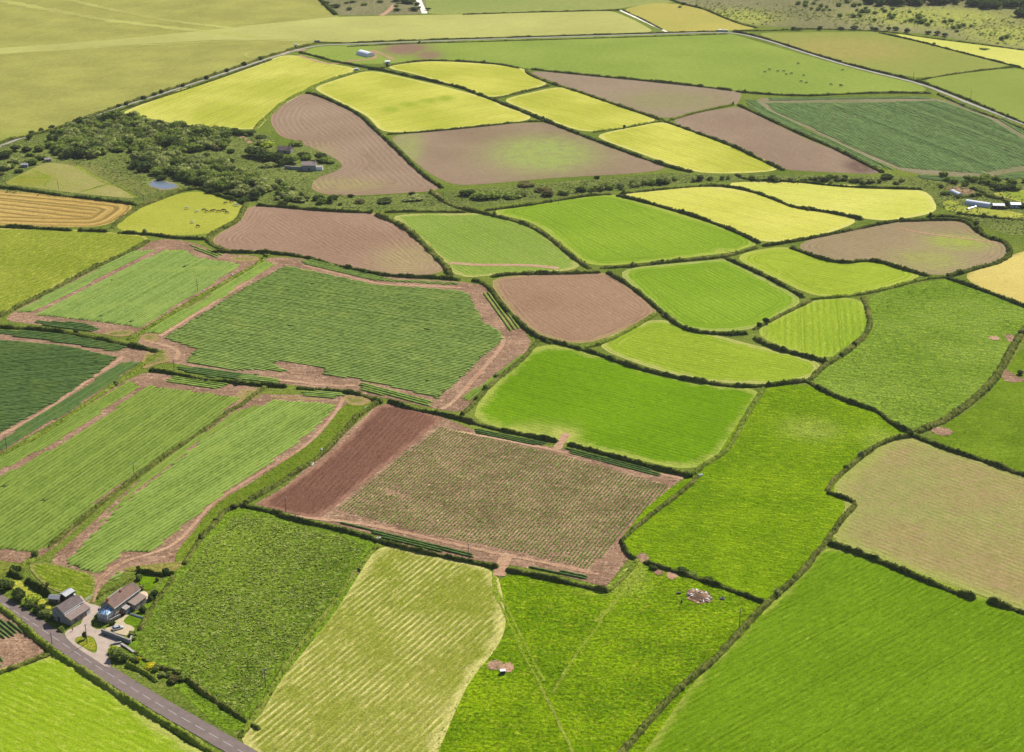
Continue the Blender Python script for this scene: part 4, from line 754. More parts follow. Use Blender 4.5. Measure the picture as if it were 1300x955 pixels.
# --- single trees one can point at (U and V crops of the scrub)
BIG = [('U 640,215', 8.5, 9.5, 'dark', 'tree', 'tall dark round tree at the top left corner of the thicket by the lane'),
 ('U 650,265', 6.5, 6, 'dark', 'tree', 'dark brownish tree just below the tallest tree by the lane'),
 ('U 735,262', 6, 5.5, 'brown', 'tree', 'brown tinged tree right of the tallest tree by the lane'),
 ('U 840,255', 8.5, 6, 'dark', 'tree', 'broad dark tree in the middle of the upper thicket'),
 ('U 570,375', 13, 5.5, 'grey', 'bush', 'broad pale green mound of willow in the left thicket'),
 ('U 765,435', 9, 6.5, 'mid', 'bush', 'rounded mid green dome bush standing clear above the reddish scrub'),
 ('U 530,275', 6, 4.5, 'dark', 'bush', 'dark bush below the pale lane gap'),
 ('U 400,395', 7, 5, 'mid', 'bush', 'green bush right of the lane end at the left'),
 ('U 430,295', 5, 3.5, 'dark', 'bush', 'dark bush on the lane beside the gap'),
 ('U 890,380', 12, 5, 'grey', 'bush', 'large pale mound bush in the centre of the left thicket'),
 ('U 810,325', 10, 5, 'grey', 'bush', 'pale green mound bush behind the central mounds'),
 ('U 930,430', 7, 4, 'mid', 'bush', 'green bush right of the rounded dome bush'),
 ('U 700,340', 7, 4, 'dark', 'bush', 'dark bush between two pale willow mounds'),
 ('U 1080,550', 9, 6, 'dark', 'tree', 'dark tree left of the pond bank'),
 ('U 1150,570', 9, 6, 'dark', 'tree', 'dark tree above the pond'),
 ('U 1240,600', 9, 6, 'mid', 'tree', 'green tree leaning over the right end of the pond'),
 ('U 1275,650', 6, 4, 'dark', 'bush', 'dark bush at the water edge of the pond'),
 ('U 1000,220', 5, 4, 'dark', 'bush', 'small dark bush under the yellow field corner'),
 ('U 1095,240', 7, 5, 'brown', 'bush', 'brown bush below the yellow field'),
 ('U 1100,400', 9, 5, 'grey', 'bush', 'pale bush above the pond thicket'),
 ('U 1230,380', 9, 5, 'grey', 'bush', 'pale bush right of the centre of the thicket'),
 ('U 40,470', 9, 6, 'dark', 'tree', 'dark reddish tree at the left edge of the photo above the meadow'),
 ('U 120,420', 6, 5, 'dark', 'tree', 'dark tree beside the lane at the far left'),
 ('U 210,430', 6, 4.5, 'dark', 'bush', 'dark bush right of the pair of left edge trees'),
 ('U 20,570', 7, 5, 'grey', 'bush', 'round grey green bush at the left edge'),
 ('U 75,560', 6, 4.5, 'mid', 'bush', 'round green bush beside the left edge bush'),
 ('U 110,520', 6, 4, 'grey', 'bush', 'pale bush behind the round pair at the left edge'),
 ('U 15,620', 3.5, 2.5, 'brown', 'bush', 'small tan bush at the left edge above the dark hedge'),
 ('U 230,335', 4, 4, 'dark', 'tree', 'small dark tree beside the lane bend'),
 ('V 300,205', 10, 6.5, 'dark', 'tree', 'broad dark tree below the lower edge of the left yellow field'),
 ('V 370,215', 7, 5.5, 'dark', 'tree', 'dark tree at the right end of the upper thicket'),
 ('V 220,255', 10, 7, 'dark', 'tree', 'large dark tree in the middle right of the upper thicket'),
 ('V 150,310', 7, 6, 'dark', 'tree', 'dark tree overlapping the large dark one'),
 ('V 90,350', 5, 4, 'dark', 'bush', 'dark bush left of the grassy glade'),
 ('V 280,350', 9, 5, 'mid', 'bush', 'green bush at the head of the grassy glade'),
 ('V 370,300', 10, 5, 'grey', 'bush', 'pale mound at the head of the grassy glade'),
 ('V 470,355', 6, 4, 'brown', 'bush', 'olive brown bush facing the grassy glade'),
 ('V 505,212', 6, 4.5, 'dark', 'tree', 'round dark tree left of the track under the yellow field'),
 ('V 600,225', 6, 4.5, 'dark', 'tree', 'second round dark tree beside the track under the yellow field'),
 ('V 655,238', 7, 4.5, 'dark', 'tree', 'third dark tree beside the track under the yellow field'),
 ('V 725,240', 6, 4, 'dark', 'tree', 'dark tree at the corner where the track bends to the cottage'),
 ('V 820,272', 7, 2.5, 'dark', 'bush', 'dark low bush beside the track bend'),
 ('V 580,380', 5, 3, 'dark', 'bush', 'small dark bush alone in the grassy glade'),
 ('V 565,460', 6, 4, 'dark', 'bush', 'dark bush at the lower end of the grassy glade'),
 ('V 200,410', 5, 3.5, 'dark', 'bush', 'dark bush left of the glade on rough ground'),
 ('V 385,412', 4, 2.5, 'dark', 'bush', 'small dark bush below the pale mound'),
 ('V 740,390', 9, 7, 'dark', 'tree', 'dark tree at the left end of the cottage wood'),
 ('V 800,400', 9, 7.5, 'dark', 'tree', 'second dark tree from the left in the cottage wood'),
 ('V 870,420', 9, 7, 'dark', 'tree', 'dark tree in the middle of the cottage wood'),
 ('V 940,430', 9, 7.5, 'dark', 'tree', 'dark tree left of the stone cottage wall'),
 ('V 975,470', 6, 5.5, 'dark', 'tree', 'dark tree hanging over the cottage wall'),
 ('V 1050,450', 8, 7, 'mid', 'tree', 'green tree behind the cottage wall'),
 ('V 830,310', 8, 4, 'grey', 'bush', 'pale bush mound behind the cottage wood'),
 ('V 870,330', 7, 4, 'lime', 'bush', 'lighter green bush mound behind the cottage wood'),
 ('V 1090,320', 7, 3.5, 'mid', 'bush', 'green bush right of the upper cottage'),
 ('V 1110,312', 4, 2.5, 'brown', 'bush', 'brown bush at the tip of the garden above the cottage'),
 ('V 1140,410', 6, 4.5, 'dark', 'tree', 'dark arched tree behind the stone cottage roof'),
 ('V 1175,430', 6, 4, 'mid', 'bush', 'green bush touching the stone cottage roof'),
 ('V 880,490', 8, 3, 'grey', 'bush', 'grey green bush below the cottage wood'),
 ('V 1280,430', 7, 6, 'dark', 'tree', 'dark tree right of the stone cottage'),
 ('B 440,800', 6, 4.5, 'mid', 'tree', 'green tree right of the stone cottage annex'),
 ('B 470,810', 4, 3, 'mid', 'bush', 'bush at the garden tip right of the stone cottage'),
 ('V 650,690', 11, 5.5, 'grey', 'bush', 'largest pale mound in the thicket above the cow pasture'),
 ('V 780,700', 10, 5, 'grey', 'bush', 'pale mound at the right of the thicket above the cow pasture'),
 ('V 640,600', 9, 4.5, 'grey', 'bush', 'pale mound behind the largest mound of the lower thicket'),
 ('V 800,620', 11, 4, 'grey', 'bush', 'long pale mound stretching right in the lower thicket'),
 ('V 500,650', 10, 5, 'mid', 'bush', 'green mound left of the largest pale mound'),
 ('V 440,690', 6, 4, 'dark', 'bush', 'dark bush at the foot of the thicket above the cow pasture'),
 ('V 680,765', 6, 4, 'dark', 'bush', 'dark bush at the top right corner of the cow pasture'),
 ('V 1040,720', 9, 4, 'grey', 'bush', 'pale bush left of the brown field notch'),
 ('V 1110,760', 7, 3.5, 'grey', 'bush', 'pale bush at the end of the thicket'),
 ('V 990,795', 5, 3.5, 'dark', 'bush', 'dark round bush on the hedge above the brown field'),
 ('V 1260,745', 6, 3.5, 'dark', 'bush', 'dark bush under the notch of the curved brown field'),
 ('F 485,200', 5, 3, 'dark', 'bush', 'dark bush below the curved brown field'),
 ('F 572,190', 3, 2.5, 'dark', 'bush', 'small round bush at the lower edge of the curved brown field'),
 ('F 740,215', 8, 3, 'dark', 'bush', 'wide dark bush in the rough strip'),
 ('F 875,180', 3.5, 2.5, 'dark', 'bush', 'small dark bush near the end of the curved brown field'),
 ('F 620,218', 5, 2.5, 'brown', 'bush', 'russet bush in the rough strip'),
 ('F 900,200', 10, 3, 'grey', 'bush', 'pale wide bush in the rough strip'),
 ('F 1165,175', 8, 4.5, 'dark', 'bush', 'left bush of the dense group under the patchy brown field'),
 ('F 1240,190', 10, 5, 'mid', 'bush', 'broad bush in the dense group under the patchy brown field'),
 ('G 110,185', 10, 4.5, 'mid', 'bush', 'middle bush of the dense group under the patchy brown field'),
 ('G 190,190', 8, 4, 'mid', 'bush', 'right bush of the dense group under the patchy brown field'),
 ('G 250,180', 6, 3.5, 'mid', 'bush', 'last bush on the right of the dense group'),
 ('G 260,135', 8, 3, 'brown', 'bush', 'tan bush behind the dense group'),
 ('G 350,160', 7, 3, 'brown', 'bush', 'olive tan bush right of the dense group'),
 ('G 465,180', 3.5, 2.5, 'dark', 'bush', 'small dark bush alone in the rough strip'),
 ('G 625,98', 3, 2.5, 'dark', 'bush', 'tiny dark bush at the edge of the patchy brown field'),
 ('G 740,157', 2, 1.8, 'dark', 'bush', 'tiny dark bush above the curved bright green field'),
 ('D 735,728', 6, 3.5, 'dark', 'bush', 'dark bush at the lower left tip of the blue green cabbage field'),
 ('X 165,230', 3, 2.5, 'dark', 'bush', 'dark round bush left of the sandy yard'),
 ('X 490,210', 4, 2.2, 'dark', 'bush', 'dark bush behind the sandy yard'),
 ('X 940,245', 5, 4.5, 'dark', 'tree', 'dark tree above the small green field at the right edge'),
 ('X 1010,230', 6, 4, 'mid', 'bush', 'bush beside the dark tree at the right edge'),
 ('X 1130,250', 6, 4, 'dark', 'tree', 'dark tree behind the small green field at the right edge'),
 ('X 1200,260', 5, 3.5, 'mid', 'bush', 'green bush in the row at the right edge'),
 ('X 1085,150', 2.5, 4, 'dark', 'tree', 'slim dark tree above the right edge row'),
 ('X 1065,485', 2.6, 5, 'dark', 'tree', 'upright dark tree between the two sheds'),
 ('X 1285,510', 3, 3, 'dark', 'bush', 'dark bush right of the pale blue shed'),
 ('X 380,375', 4, 2, 'dark', 'bush', 'dark bush under the small polytunnel'),
 ('X 240,330', 5, 2.2, 'dark', 'bush', 'dark bush left of the small polytunnel'),
 ('Z 115,375', 4.2, 4.5, 'dark', 'tree', 'large dark green tree beside the road at the left'),
 ('Z 20,320', 4.2, 4.5, 'dark', 'tree', 'dark tree beside the road at the left edge'),
 ('Z -60,270', 4.2, 4.5, 'dark', 'tree', 'dark roadside tree just past the left edge'),
 ('Z 85,215', 2.4, 3, 'dark', 'bush', 'dark bush at the top of the roadside garden'),
 ('Z 65,310', 2.4, 3, 'mid', 'bush', 'green bush behind the left roadside trees'),
 ('Z 220,400', 3.6, 4.2, 'lime', 'tree', 'light green tree left of the barn'),
 ('Z 185,435', 2.8, 3.2, 'mid', 'bush', 'green bush between the dark roadside tree and the light green tree'),
 ('Z 285,500', 2.6, 2.8, 'mid', 'bush', 'green bush by the road in front of the barn gable'),
 ('Z 240,470', 2.8, 3, 'dark', 'bush', 'dark green bush by the road left of the barn'),
 ('Z 320,520', 2.2, 2.2, 'dark', 'bush', 'dark bush at the roadside corner of the barn'),
 ('Z 385,595', 1.8, 1.8, 'mid', 'bush', 'small round bush in front of the barn'),
 ('Z 300,310', 1.2, 1.8, 'brown', 'bush', 'small brown bush above the garden shed'),
 ('Z 745,755', 3.4, 4.2, 'mid', 'tree', 'tall green roadside tree at the yard entrance'),
 ('Z 800,770', 2.8, 3.4, 'mid', 'bush', 'green bush right of the roadside tree'),
 ('Z 720,725', 2.2, 3, 'lime', 'bush', 'lighter bush left of the roadside tree'),
 ('Z 845,785', 2.2, 2.4, 'mid', 'bush', 'leafy bush halfway along the lower garden'),
 ('Z 885,790', 1.6, 1.8, 'yellow', 'bush', 'small bush with yellow flowers in the lower garden'),
 ('Z 958,828', 2.2, 1.9, 'yellow', 'bush', 'bright yellow domed shrub in the lower garden'),
 ('Z 990,850', 1.8, 1.8, 'mid', 'bush', 'green shrub right of the yellow domed shrub'),
 ('Z 1030,885', 2.2, 1.8, 'grey', 'bush', 'pale shrub in the lower garden'),
 ('Z 1075,880', 1.7, 2, 'mid', 'bush', 'round bluish green shrub in the lower garden'),
 ('Z 1110,915', 3, 2.2, 'brown', 'bush', 'olive brown shrub at the bottom of the lower garden'),
 ('Z 1165,905', 2.2, 2, 'mid', 'bush', 'green shrub at the right end of the lower garden'),
 ('Z 1110,865', 1.2, 1.4, 'brown', 'bush', 'small reddish shrub on the field hedge'),
 ('Z 885,265', 2, 2.4, 'mid', 'bush', 'green bush at the far end of the farmhouse'),
 ('Z 905,325', 1.6, 2, 'grey', 'bush', 'grey green bush beside the farmhouse end wall'),
 ('Z 1060,225', 2.2, 2.8, 'dark', 'bush', 'dark bush at the back corner of the farmhouse lawn'),
 ('Z 880,205', 1, 2, 'dark', 'bush', 'small dark bush on the back hedge of the lawn'),
 ('Z 985,370', 2.6, 3.2, 'dark', 'tree', 'dark tree right of the farmhouse patio'),
 ('Z 960,395', 1.8, 2.4, 'dark', 'bush', 'dark bush below the patio tree'),
 ('Z 1000,280', .9, 2.4, 'brown', 'bush', 'thin bare bush on the farmhouse lawn'),
 ('Z 910,470', 1.8, 2.2, 'dark', 'bush', 'dark bush by the farmhouse front garden'),
 ('Z 712,560', 1.7, 1.8, 'dark', 'bush', 'round dark bush between conservatory and parked car'),
 ('Z 842,625', 2, 1.7, 'mid', 'bush', 'straggly green bush right of the parked car'),
 ('Z 850,655', 1.6, 1.4, 'mid', 'bush', 'green bush at the end of the stone yard wall'),
 ('Z 540,640', .9, 3.6, 'dark', 'tree', 'thin dark young tree on the yard grass island'),
 ('Z 310,715', 2, 1.4, 'mid', 'bush', 'bush where two roadside hedges meet'),
 ('I 295,72', 2, 1.8, 'dark', 'bush', 'left of two round dark bushes on the hedge above the dark crop'),
 ('I 378,80', 2.2, 2, 'dark', 'bush', 'right of two round dark bushes on the hedge above the dark crop'),
 ('L 450,80', 1.6, 1.8, 'dark', 'bush', 'dark bush on the bank above the weedy field'),
 ('L 540,12', 1.8, 2, 'dark', 'bush', 'dark bush at the top corner of the weedy field'),
 ('J 580,345', 2.4, 2.4, 'mid', 'bush', 'green bush at the top of the dark ploughed strip'),
 ('L 1275,185', 1.6, 1.8, 'dark', 'bush', 'dark bush where the hay and weedy fields meet'),
 ('L 1160,330', 1.4, 1.6, 'dark', 'bush', 'small bush on the hedge beside the hay field'),
 ('K 95,245', 2, 2, 'mid', 'bush', 'round bush on the bank beside the emerald field'),
 ('U 0,0', 0, 0, '', '', ''),
 ('C 1050,18', 4, 3.5, 'dark', 'tree', 'dark tree on the hedge above the tan field'), ('C 1035,35', 2.5, 2, 'dark', 'bush', 'tiny bush in the tan field'),
 ('B 640,330', 4, 2, 'dark', 'bush', 'dark bush under the white hut paddock'), ('B 500,30', 7, 4, 'dark', 'tree', 'dark tree at the corner of the far scrub'),
 ('B 450,15', 7, 4.5, 'dark', 'tree', 'second dark tree at the corner of the far scrub'), ('B 890,45', 7, 4, 'dark', 'tree', 'dark tree left of the white far track'),
 ('B 960,45', 4, 3.5, 'dark', 'tree', 'dark tree right of the white far track'), ('B 855,5', 12, 5, 'dark', 'tree', 'broad dark tree above the far scrub'), ('B 800,-2', 9, 5, 'dark', 'tree', 'dark tree at the top edge above the far scrub'),
 ('B 640,20', 6, 3, 'mid', 'bush', 'green bush in the far scrub'), ('B 580,8', 5, 3, 'dark', 'bush', 'dark bush in the far scrub'),
 ('H 600,62', 5, 3, 'dark', 'bush', 'dark bush in the rough ground below the cabbage field'),
 ('D 1225,152', 5, 3, 'dark', 'bush', 'dark bush on the right of the far heath'), ('D 1135,202', 6, 1.5, 'mid', 'bush', 'flat dark clump in the pale yellow far field'), ('D 905,135', 3, 3, 'dark', 'tree', 'dark tree right of the heath edge row'),
 ('A 720,583', 3, 2.5, 'dark', 'bush', 'small dark bush against the yellow field corner'),
 ('N 270,315', 2.4, 1.8, 'dark', 'bush', 'dark bush under the straight hedge near the bare gateway'),
 ('N 470,350', 2.6, 1.4, 'mid', 'bush', 'green bramble clump behind the rubble heap'), ('N 420,330', 2.6, 1.6, 'dark', 'bush', 'dark bramble left behind the rubble heap'), ('N 540,375', 3, 1.6, 'dark', 'bush', 'dark bramble right behind the rubble heap'),
 ('H 1050,590', 2.6, 3, 'dark', 'bush', 'dark bush at the gateway on the right edge'), ('H 1048,725', 2.4, 2.6, 'dark', 'bush', 'dark bush below the bare patch on the right edge'),
]
for s, r, h, k, nm, lab in BIG:
    if not r: continue
    x, y = parse(s)[0]
    near = y > 600
    plant(x, y, r, h * (1.0 if near else 1.0), k, nm, lab, trunk=(nm == 'tree'), lift=(h * .12 if nm == 'tree' else 0))
for i, x in enumerate((1007, 1015, 1041, 1068, 1085, 1107, 1112, 1129, 1137, 1152, 1178, 1190, 1200)):
    plant(x, 36 + max(0, x - 1130) * .11 + random.uniform(-1, 1), random.uniform(3.5, 5.5), random.uniform(3.5, 5), 'dark', 'tree', 'small dark tree in the row along the edge of the far heath', 'trees along the edge of the far heath', lift=.4)
for i, (x, y) in enumerate(((40, 168), (52, 165), (66, 161), (150, 134), (160, 131), (182, 124), (196, 119), (205, 116), (232, 108), (262, 98), (288, 89), (310, 81), (330, 74))):
    plant(x, y, random.uniform(2.8, 4), random.uniform(3, 4), 'dark', 'bush', 'dark bush on the roadside hedge under the hilltop pasture', 'bushes on the lane hedge')
# --- the rest of the thicket: mounds of willow and thorn
def fill(s, n, mind, rr, kinds, label, group, zone=None):
    A = G2(s); pts = scatter(s, .02, 0, 3); RNG.shuffle(pts); out = []
    for q in pts:
        if all((q[0] - o[0]) ** 2 + (q[1] - o[1]) ** 2 > mind ** 2 for o in out): out.append(q)
        if len(out) >= n: break
    for q in out:
        r = random.uniform(*rr); k = random.choice(kinds); h = r * random.uniform(.5, .8)
        e = empty('bush', (q[0], q[1], 0), random.uniform(0, 6.28)); c = link('crown', random.choice(CROWN[k]), e); c.scale = (r, r * random.uniform(.8, 1.2), h)
        tag(e, label, 'bush', group)
UP_ = '. 95,158 142,145 228,160 274,168 300,170 290,190 240,195 200,205 170,200 150,190 110,205 70,200 60,180'
fill(UP_, 48, 11, (6, 9), ['grey', 'mid', 'dark', 'mid', 'grey', 'mid'], 'rounded willow or thorn bush in the thicket left of the grassy glade', 'bushes of the upper thicket')
LO_ = '. 165,205 210,195 280,205 300,215 345,240 325,256 300,252 270,242 240,235 215,225'
fill(LO_, 38, 10, (5.5, 8.5), ['grey', 'grey', 'mid', 'dark', 'grey'], 'rounded pale willow bush in the thicket between pond and cottage', 'bushes of the lower thicket')
ST_ = '. 345,225 380,245 450,262 520,264 600,258 700,246 850,226 1000,226 1160,228 1140,236 900,230 700,250 480,266 340,256'
fill(ST_, 22, 18, (3, 5), ['mid', 'dark', 'grey', 'brown'], 'low bush in the rough strip between the fields', 'bushes of the rough strip')
fill('. -60,215 20,190 60,180 60,205 20,225 -60,232', 10, 9, (4, 7), ['dark', 'mid', 'grey'], 'bush in the scrub at the left edge beside the meadow', 'bushes at the left edge')
fill('. 425,2 530,2 540,14 430,17', 8, 18, (3, 6), ['dark', 'mid', 'grey'], 'small bush in the far scrub above the mown strip', 'bushes in the far scrub')
# --- undergrowth and woods that read as one mass
MEADOW = np.array([(q.x, q.y) for q in G2('E 30,110 58,60 230,10 350,25 550,120 700,200 720,225 400,200 20,150')])
def clumps(name, s, dens, lo, hi, mat, sc, th, smooth=0, h=.3, per=6):
    g = scatter(s, dens, smooth); g = g[~inside_dist(g, MEADOW)[0]]; g = g[ndens(g, sc, 7.7) + RNG.normal(0, .15, len(g)) > th]
    tag(link(name, tufts_mesh(name, g, RNG.uniform(lo, hi, len(g)), mat, 0, per, h)), kind='stuff')
SCR = '. -160,225 30,178 142,143 228,160 322,169 345,175 390,225 396,247 560,246 850,221 1120,226 1400,237 1400,295 1280,298 1190,262 1171,238 892,231 700,250 473,267 325,257 244,237 180,258 -160,236'
clumps('undergrowth', SCR, .1, .5, 1.4, LM['grey'], .03, -.1)
clumps('bramble_clumps', SCR, .025, .6, 1.4, LM['mid'], .03, .05)
clumps('dead_bracken', 'U 420,470 900,500 1150,640 960,690 700,600', .06, .5, 1.1, LM['brown'], .05, -.2)
clumps('gorse_clumps', '. 866,-30 870,5 920,22 961,33 1115,38 1300,63 1380,75 1380,-30', .02, .8, 2.2, LM['grey'], .012, 0)
clumps('heather_clumps', '. 866,-30 870,5 920,22 961,33 1115,38 1300,63 1380,75 1380,-30', .012, 1, 2.6, LM['mid'], .012, 0)
def wood(name, s, n, rr, kinds):
    g = scatter(s, .02, 0, 3); RNG.shuffle(g); g = g[:n]; V = []; Fs3 = []; Fs4 = []; T = []; off = 0; 
    for q in g:
        me = random.choice(CROWN[random.choice(kinds)]); nv = len(me.vertices); a = np.zeros(nv * 3, np.float32); me.vertices.foreach_get('co', a); a = a.reshape(-1, 3)
        r = random.uniform(*rr); t = random.uniform(0, 6.28); c, s_ = math.cos(t), math.sin(t)
        b = np.c_[(a[:, 0] * c - a[:, 1] * s_) * r + q[0], (a[:, 0] * s_ + a[:, 1] * c) * r + q[1], a[:, 2] * r * random.uniform(.8, 1.1)]
        tt = np.zeros(nv, np.float32); me.attributes['tint'].data.foreach_get('value', tt)
        li = np.zeros(len(me.loops), np.int32); me.loops.foreach_get('vertex_index', li); lt = np.zeros(len(me.polygons), np.int32); me.polygons.foreach_get('loop_total', lt)
        n3 = int((lt == 3).sum()); Fs3.append(li[:n3 * 3].reshape(-1, 3) + off); Fs4.append(li[n3 * 3:].reshape(-1, 4) + off)
        V.append(b); T.append(tt); off += nv
    o = link(name, mesh_np(name, np.concatenate(V), [np.concatenate(Fs3), np.concatenate(Fs4)], LM[kinds[0]], attrs={'tint': np.concatenate(T)}))
    tag(o, kind='stuff')
for z_, tot_, rr_ in ((UP_, (150, 150, 80), (3.5, 7.5)), (LO_, (170, 100, 40), (3, 7)), (ST_, (40, 40, 14), (1.8, 4.5))):
    for k_, n_ in zip(('grey', 'mid', 'dark'), tot_): wood('thicket', z_, n_, rr_, [k_])
wood('thicket', '. 1180,222 1300,228 1380,236 1380,250 1290,240 1200,236', 30, (2.5, 5), ['mid'])
wood('heath_thicket', '. 1010,2 1090,-2 1180,20 1290,45 1290,58 1180,36 1080,24 1000,14', 50, (2.5, 5), ['mid'])
wood('woodland', 'D 560,-60 620,8 700,25 900,35 1000,22 1180,45 1300,82 1500,130 1500,-60', 300, (6, 10), ['dark'])
# ------------------------------------------------------------------ pond
wm = NT('pond_water'); wm.b.inputs['Base Color'].default_value = (.09, .11, .13, 1); wm.b.inputs['Roughness'].default_value = .25; wm.b.inputs['Specular IOR Level'].default_value = .8
wm.bump(wm.noise(wm.pos(), .6, 3), .03)
poly_sheet('pond_water', 'U 1165,715 1195,682 1230,672 1310,690 1400,715 1380,735 1290,748 1240,738', wm.m, .05, 2, 6)
poly_sheet('pond_bank', 'U 1150,718 1190,674 1230,664 1310,682 1420,712 1395,745 1290,760 1235,748', field_mat('bank_mud', alb(190, 160, 130), alb(150, 140, 96), amp=0), .03, 2, 6)
# ------------------------------------------------------------------ materials for made things
def solid(name, c, rough=.6, metallic=0, spec=.3, var=.85, sc=1.5, bump=0):
    return plain_mat(name, (*c, 1), tuple([x * var for x in c]) + (1,), sc=sc, rough=rough, metallic=metallic, spec=spec, bump=bump)
def stone_mat(name, a, b, mortar):
    t = NT(name); v = t.n('ShaderNodeTexCoord').outputs['Object']
    vo = t.n('ShaderNodeTexVoronoi'); t.l(v, vo.inputs['Vector']); vo.inputs['Scale'].default_value = 2.6; vo.feature = 'DISTANCE_TO_EDGE'
    vc = t.n('ShaderNodeTexVoronoi'); t.l(v, vc.inputs['Vector']); vc.inputs['Scale'].default_value = 2.6
    sp = t.n('ShaderNodeSeparateColor'); t.l(vc.outputs['Color'], sp.inputs[0])
    c = t.mix(sp.outputs[0], a, b); c = t.mix(t.ramp(vo.outputs['Distance'], .06, 0.0), c, mortar)
    t.l(c, t.b.inputs['Base Color']); t.bump(t.ramp(vo.outputs['Distance'], 0, .1), .03); return t.m
def tile_mat(name, a, b, axis=1, per=.32):
    t = NT(name); v = t.n('ShaderNodeTexCoord').outputs['Object']
    s = t.n('ShaderNodeSeparateXYZ'); t.l(v, s.inputs[0])
    w = t.math('FRACT', t.math('MULTIPLY', s.outputs[2], 1 / per)); 
    n = t.noise(v, .7, 4, .6); n2 = t.noise(v, 3.0, 3, .7)
    c = t.mix(t.ramp(t.math('ADD', t.math('MULTIPLY', n, .6), t.math('MULTIPLY', n2, .4)), .38, .62), a, b)
    t.l(t.scale(c, t.math('ADD', .8, t.math('MULTIPLY', w, .3))), t.b.inputs['Base Color']); t.bump(w, .03); return t.m
ST = stone_mat('granite_wall', (.30, .26, .22, 1), (.18, .16, .145, 1), (.34, .31, .27, 1))
STG = stone_mat('grey_stone_wall', (.26, .26, .27, 1), (.16, .165, .18, 1), (.3, .3, .3, 1))
SLATE = tile_mat('slate_roof', (.12, .095, .09, 1), (.165, .13, .12, 1))
TILE = tile_mat('weathered_roof', (.13, .10, .095, 1), (.22, .13, .09, 1))
PALE = tile_mat('pale_roof', (.32, .29, .27, 1), (.25, .225, .2, 1))
TIN = solid('grey_sheet_roof', (.26, .26, .28), .5)
BRICK = solid('red_brick', (.33, .12, .07), .9)
WHITE = solid('white_paint', (.78, .78, .76), .5, var=.95)
GLASS = solid('window_glass', (.03, .04, .06), .08, spec=.8)
BLUEG = solid('conservatory_glass', (.12, .26, .45), .12, spec=.8, var=.8)
WOOD = solid('weathered_wood', (.16, .12, .09), .85); DWOOD = solid('dark_wood', (.06, .05, .045), .85)
CONC = plain_mat('yard_concrete', (.36, .285, .225, 1), (.27, .21, .165, 1), sc=.35, scz=1, det=6)
GRAV = plain_mat('gravel', (.40, .32, .2, 1), (.3, .25, .15, 1), sc=.9, scz=1)
DOORR = solid('red_door', (.4, .08, .04), .5)
BLACK = solid('black_rubber', (.02, .02, .02), .8)
METAL = solid('galvanised_metal', (.4, .41, .42), .4, metallic=.6)
# yard and garden surfaces
poly_sheet('yard', 'Z 515,380 555,435 625,445 640,470 600,520 575,560 600,600 655,600 650,640 720,650 790,690 760,720 690,715 685,760 715,820 690,850 600,790 480,712 410,640 420,612 470,590 530,560 535,440 505,400', CONC, .045, 1, 3)
poly_sheet('gravel_drive', 'Z 660,600 690,590 720,555 790,520 800,505 830,515 790,560 860,585 850,625 820,645 740,625', GRAV, .05, 1, 3)
poly_sheet('grass_island', 'Z 475,665 500,645 590,640 618,690 622,735 605,755 560,735 520,708 485,690', field_mat('island_grass', alb(176, 170, 64), alb(140, 160, 50), fine=.3, amp=0, edge=alb(110, 140, 40), ew=.8), .055, 1, 2)
LAWN = field_mat('lawn_grass', alb(118, 176, 30), alb(92, 150, 22), fine=.25, amp=0)
poly_sheet('lawn', 'Z 785,560 800,525 840,505 920,520 905,560 860,585', LAWN, .052, 1, 2)
poly_sheet('lawn', 'Z 870,245 960,250 1020,262 1010,300 960,350 905,345 890,300', LAWN, .05, 1, 3)
poly_sheet('dry_lawn', 'Z 45,290 120,280 180,330 260,390 330,450 320,480 200,430 160,380 60,330', field_mat('dry_grass', alb(206, 196, 92), alb(180, 188, 72), fine=.25, amp=0), .04, 1, 3)
poly_sheet('patio', 'Z 885,365 930,355 950,385 935,420 890,430', plain_mat('patio_stone', (.42, .27, .18, 1), (.5, .4, .3, 1), sc=.8, scz=1), .05, 1, 2)
poly_sheet('rough_pasture_plot', 'Z 175,195 250,170 400,195 560,240 615,262 600,395 560,430 480,395 330,350 240,280', field_mat('plot_grass', alb(140, 172, 52), alb(112, 150, 38), c=alb(176, 170, 90), fine=.35, amp=.2, period=2.4, dirpx='Z 220,230 560,330', edge=alb(158, 150, 96), ew=1.5, streak=.8), .03, 1, 4)
poly_sheet('rough_pasture_plot', 'Z -100,150 0,160 130,185 110,220 50,230 0,260 -100,230', field_mat('plot_grass_dry', alb(160, 168, 84), alb(130, 150, 60), fine=.3, amp=0), .03, 2, 4)
poly_sheet('rough_grass_plot', 'Z 770,215 870,195 1120,170 1190,160 1160,200 1110,235 950,232 850,232', field_mat('verge_mix', alb(170, 150, 96), alb(130, 150, 56), fine=.3, amp=0), .03, 1, 4)
poly_sheet('sandy_yard', 'X 180,250 460,235 640,310 620,340 440,345 300,290', M['soil'], .03, 1, 6)
poly_sheet('dry_grass_plot', 'X 170,435 400,430 420,470 330,500 1300,600 1300,680 900,660 240,580 200,520', field_mat('plot_yellow', alb(200, 194, 96), alb(168, 186, 74), fine=.3, amp=0), .03, 1, 6)
poly_sheet('small_green_field', 'X 850,340 1000,300 1300,290 1500,290 1500,480 1300,470 1180,430 1000,385', field_mat('small_green', alb(156, 184, 70), alb(136, 172, 56), fine=.15, amp=0, edge=alb(196, 190, 100), ew=4), .03, 1, 6)
def axes(a, b):
    A = one(a); B = one(b); d = (B - A).xy; return A, math.atan2(d.y, d.x), d.length
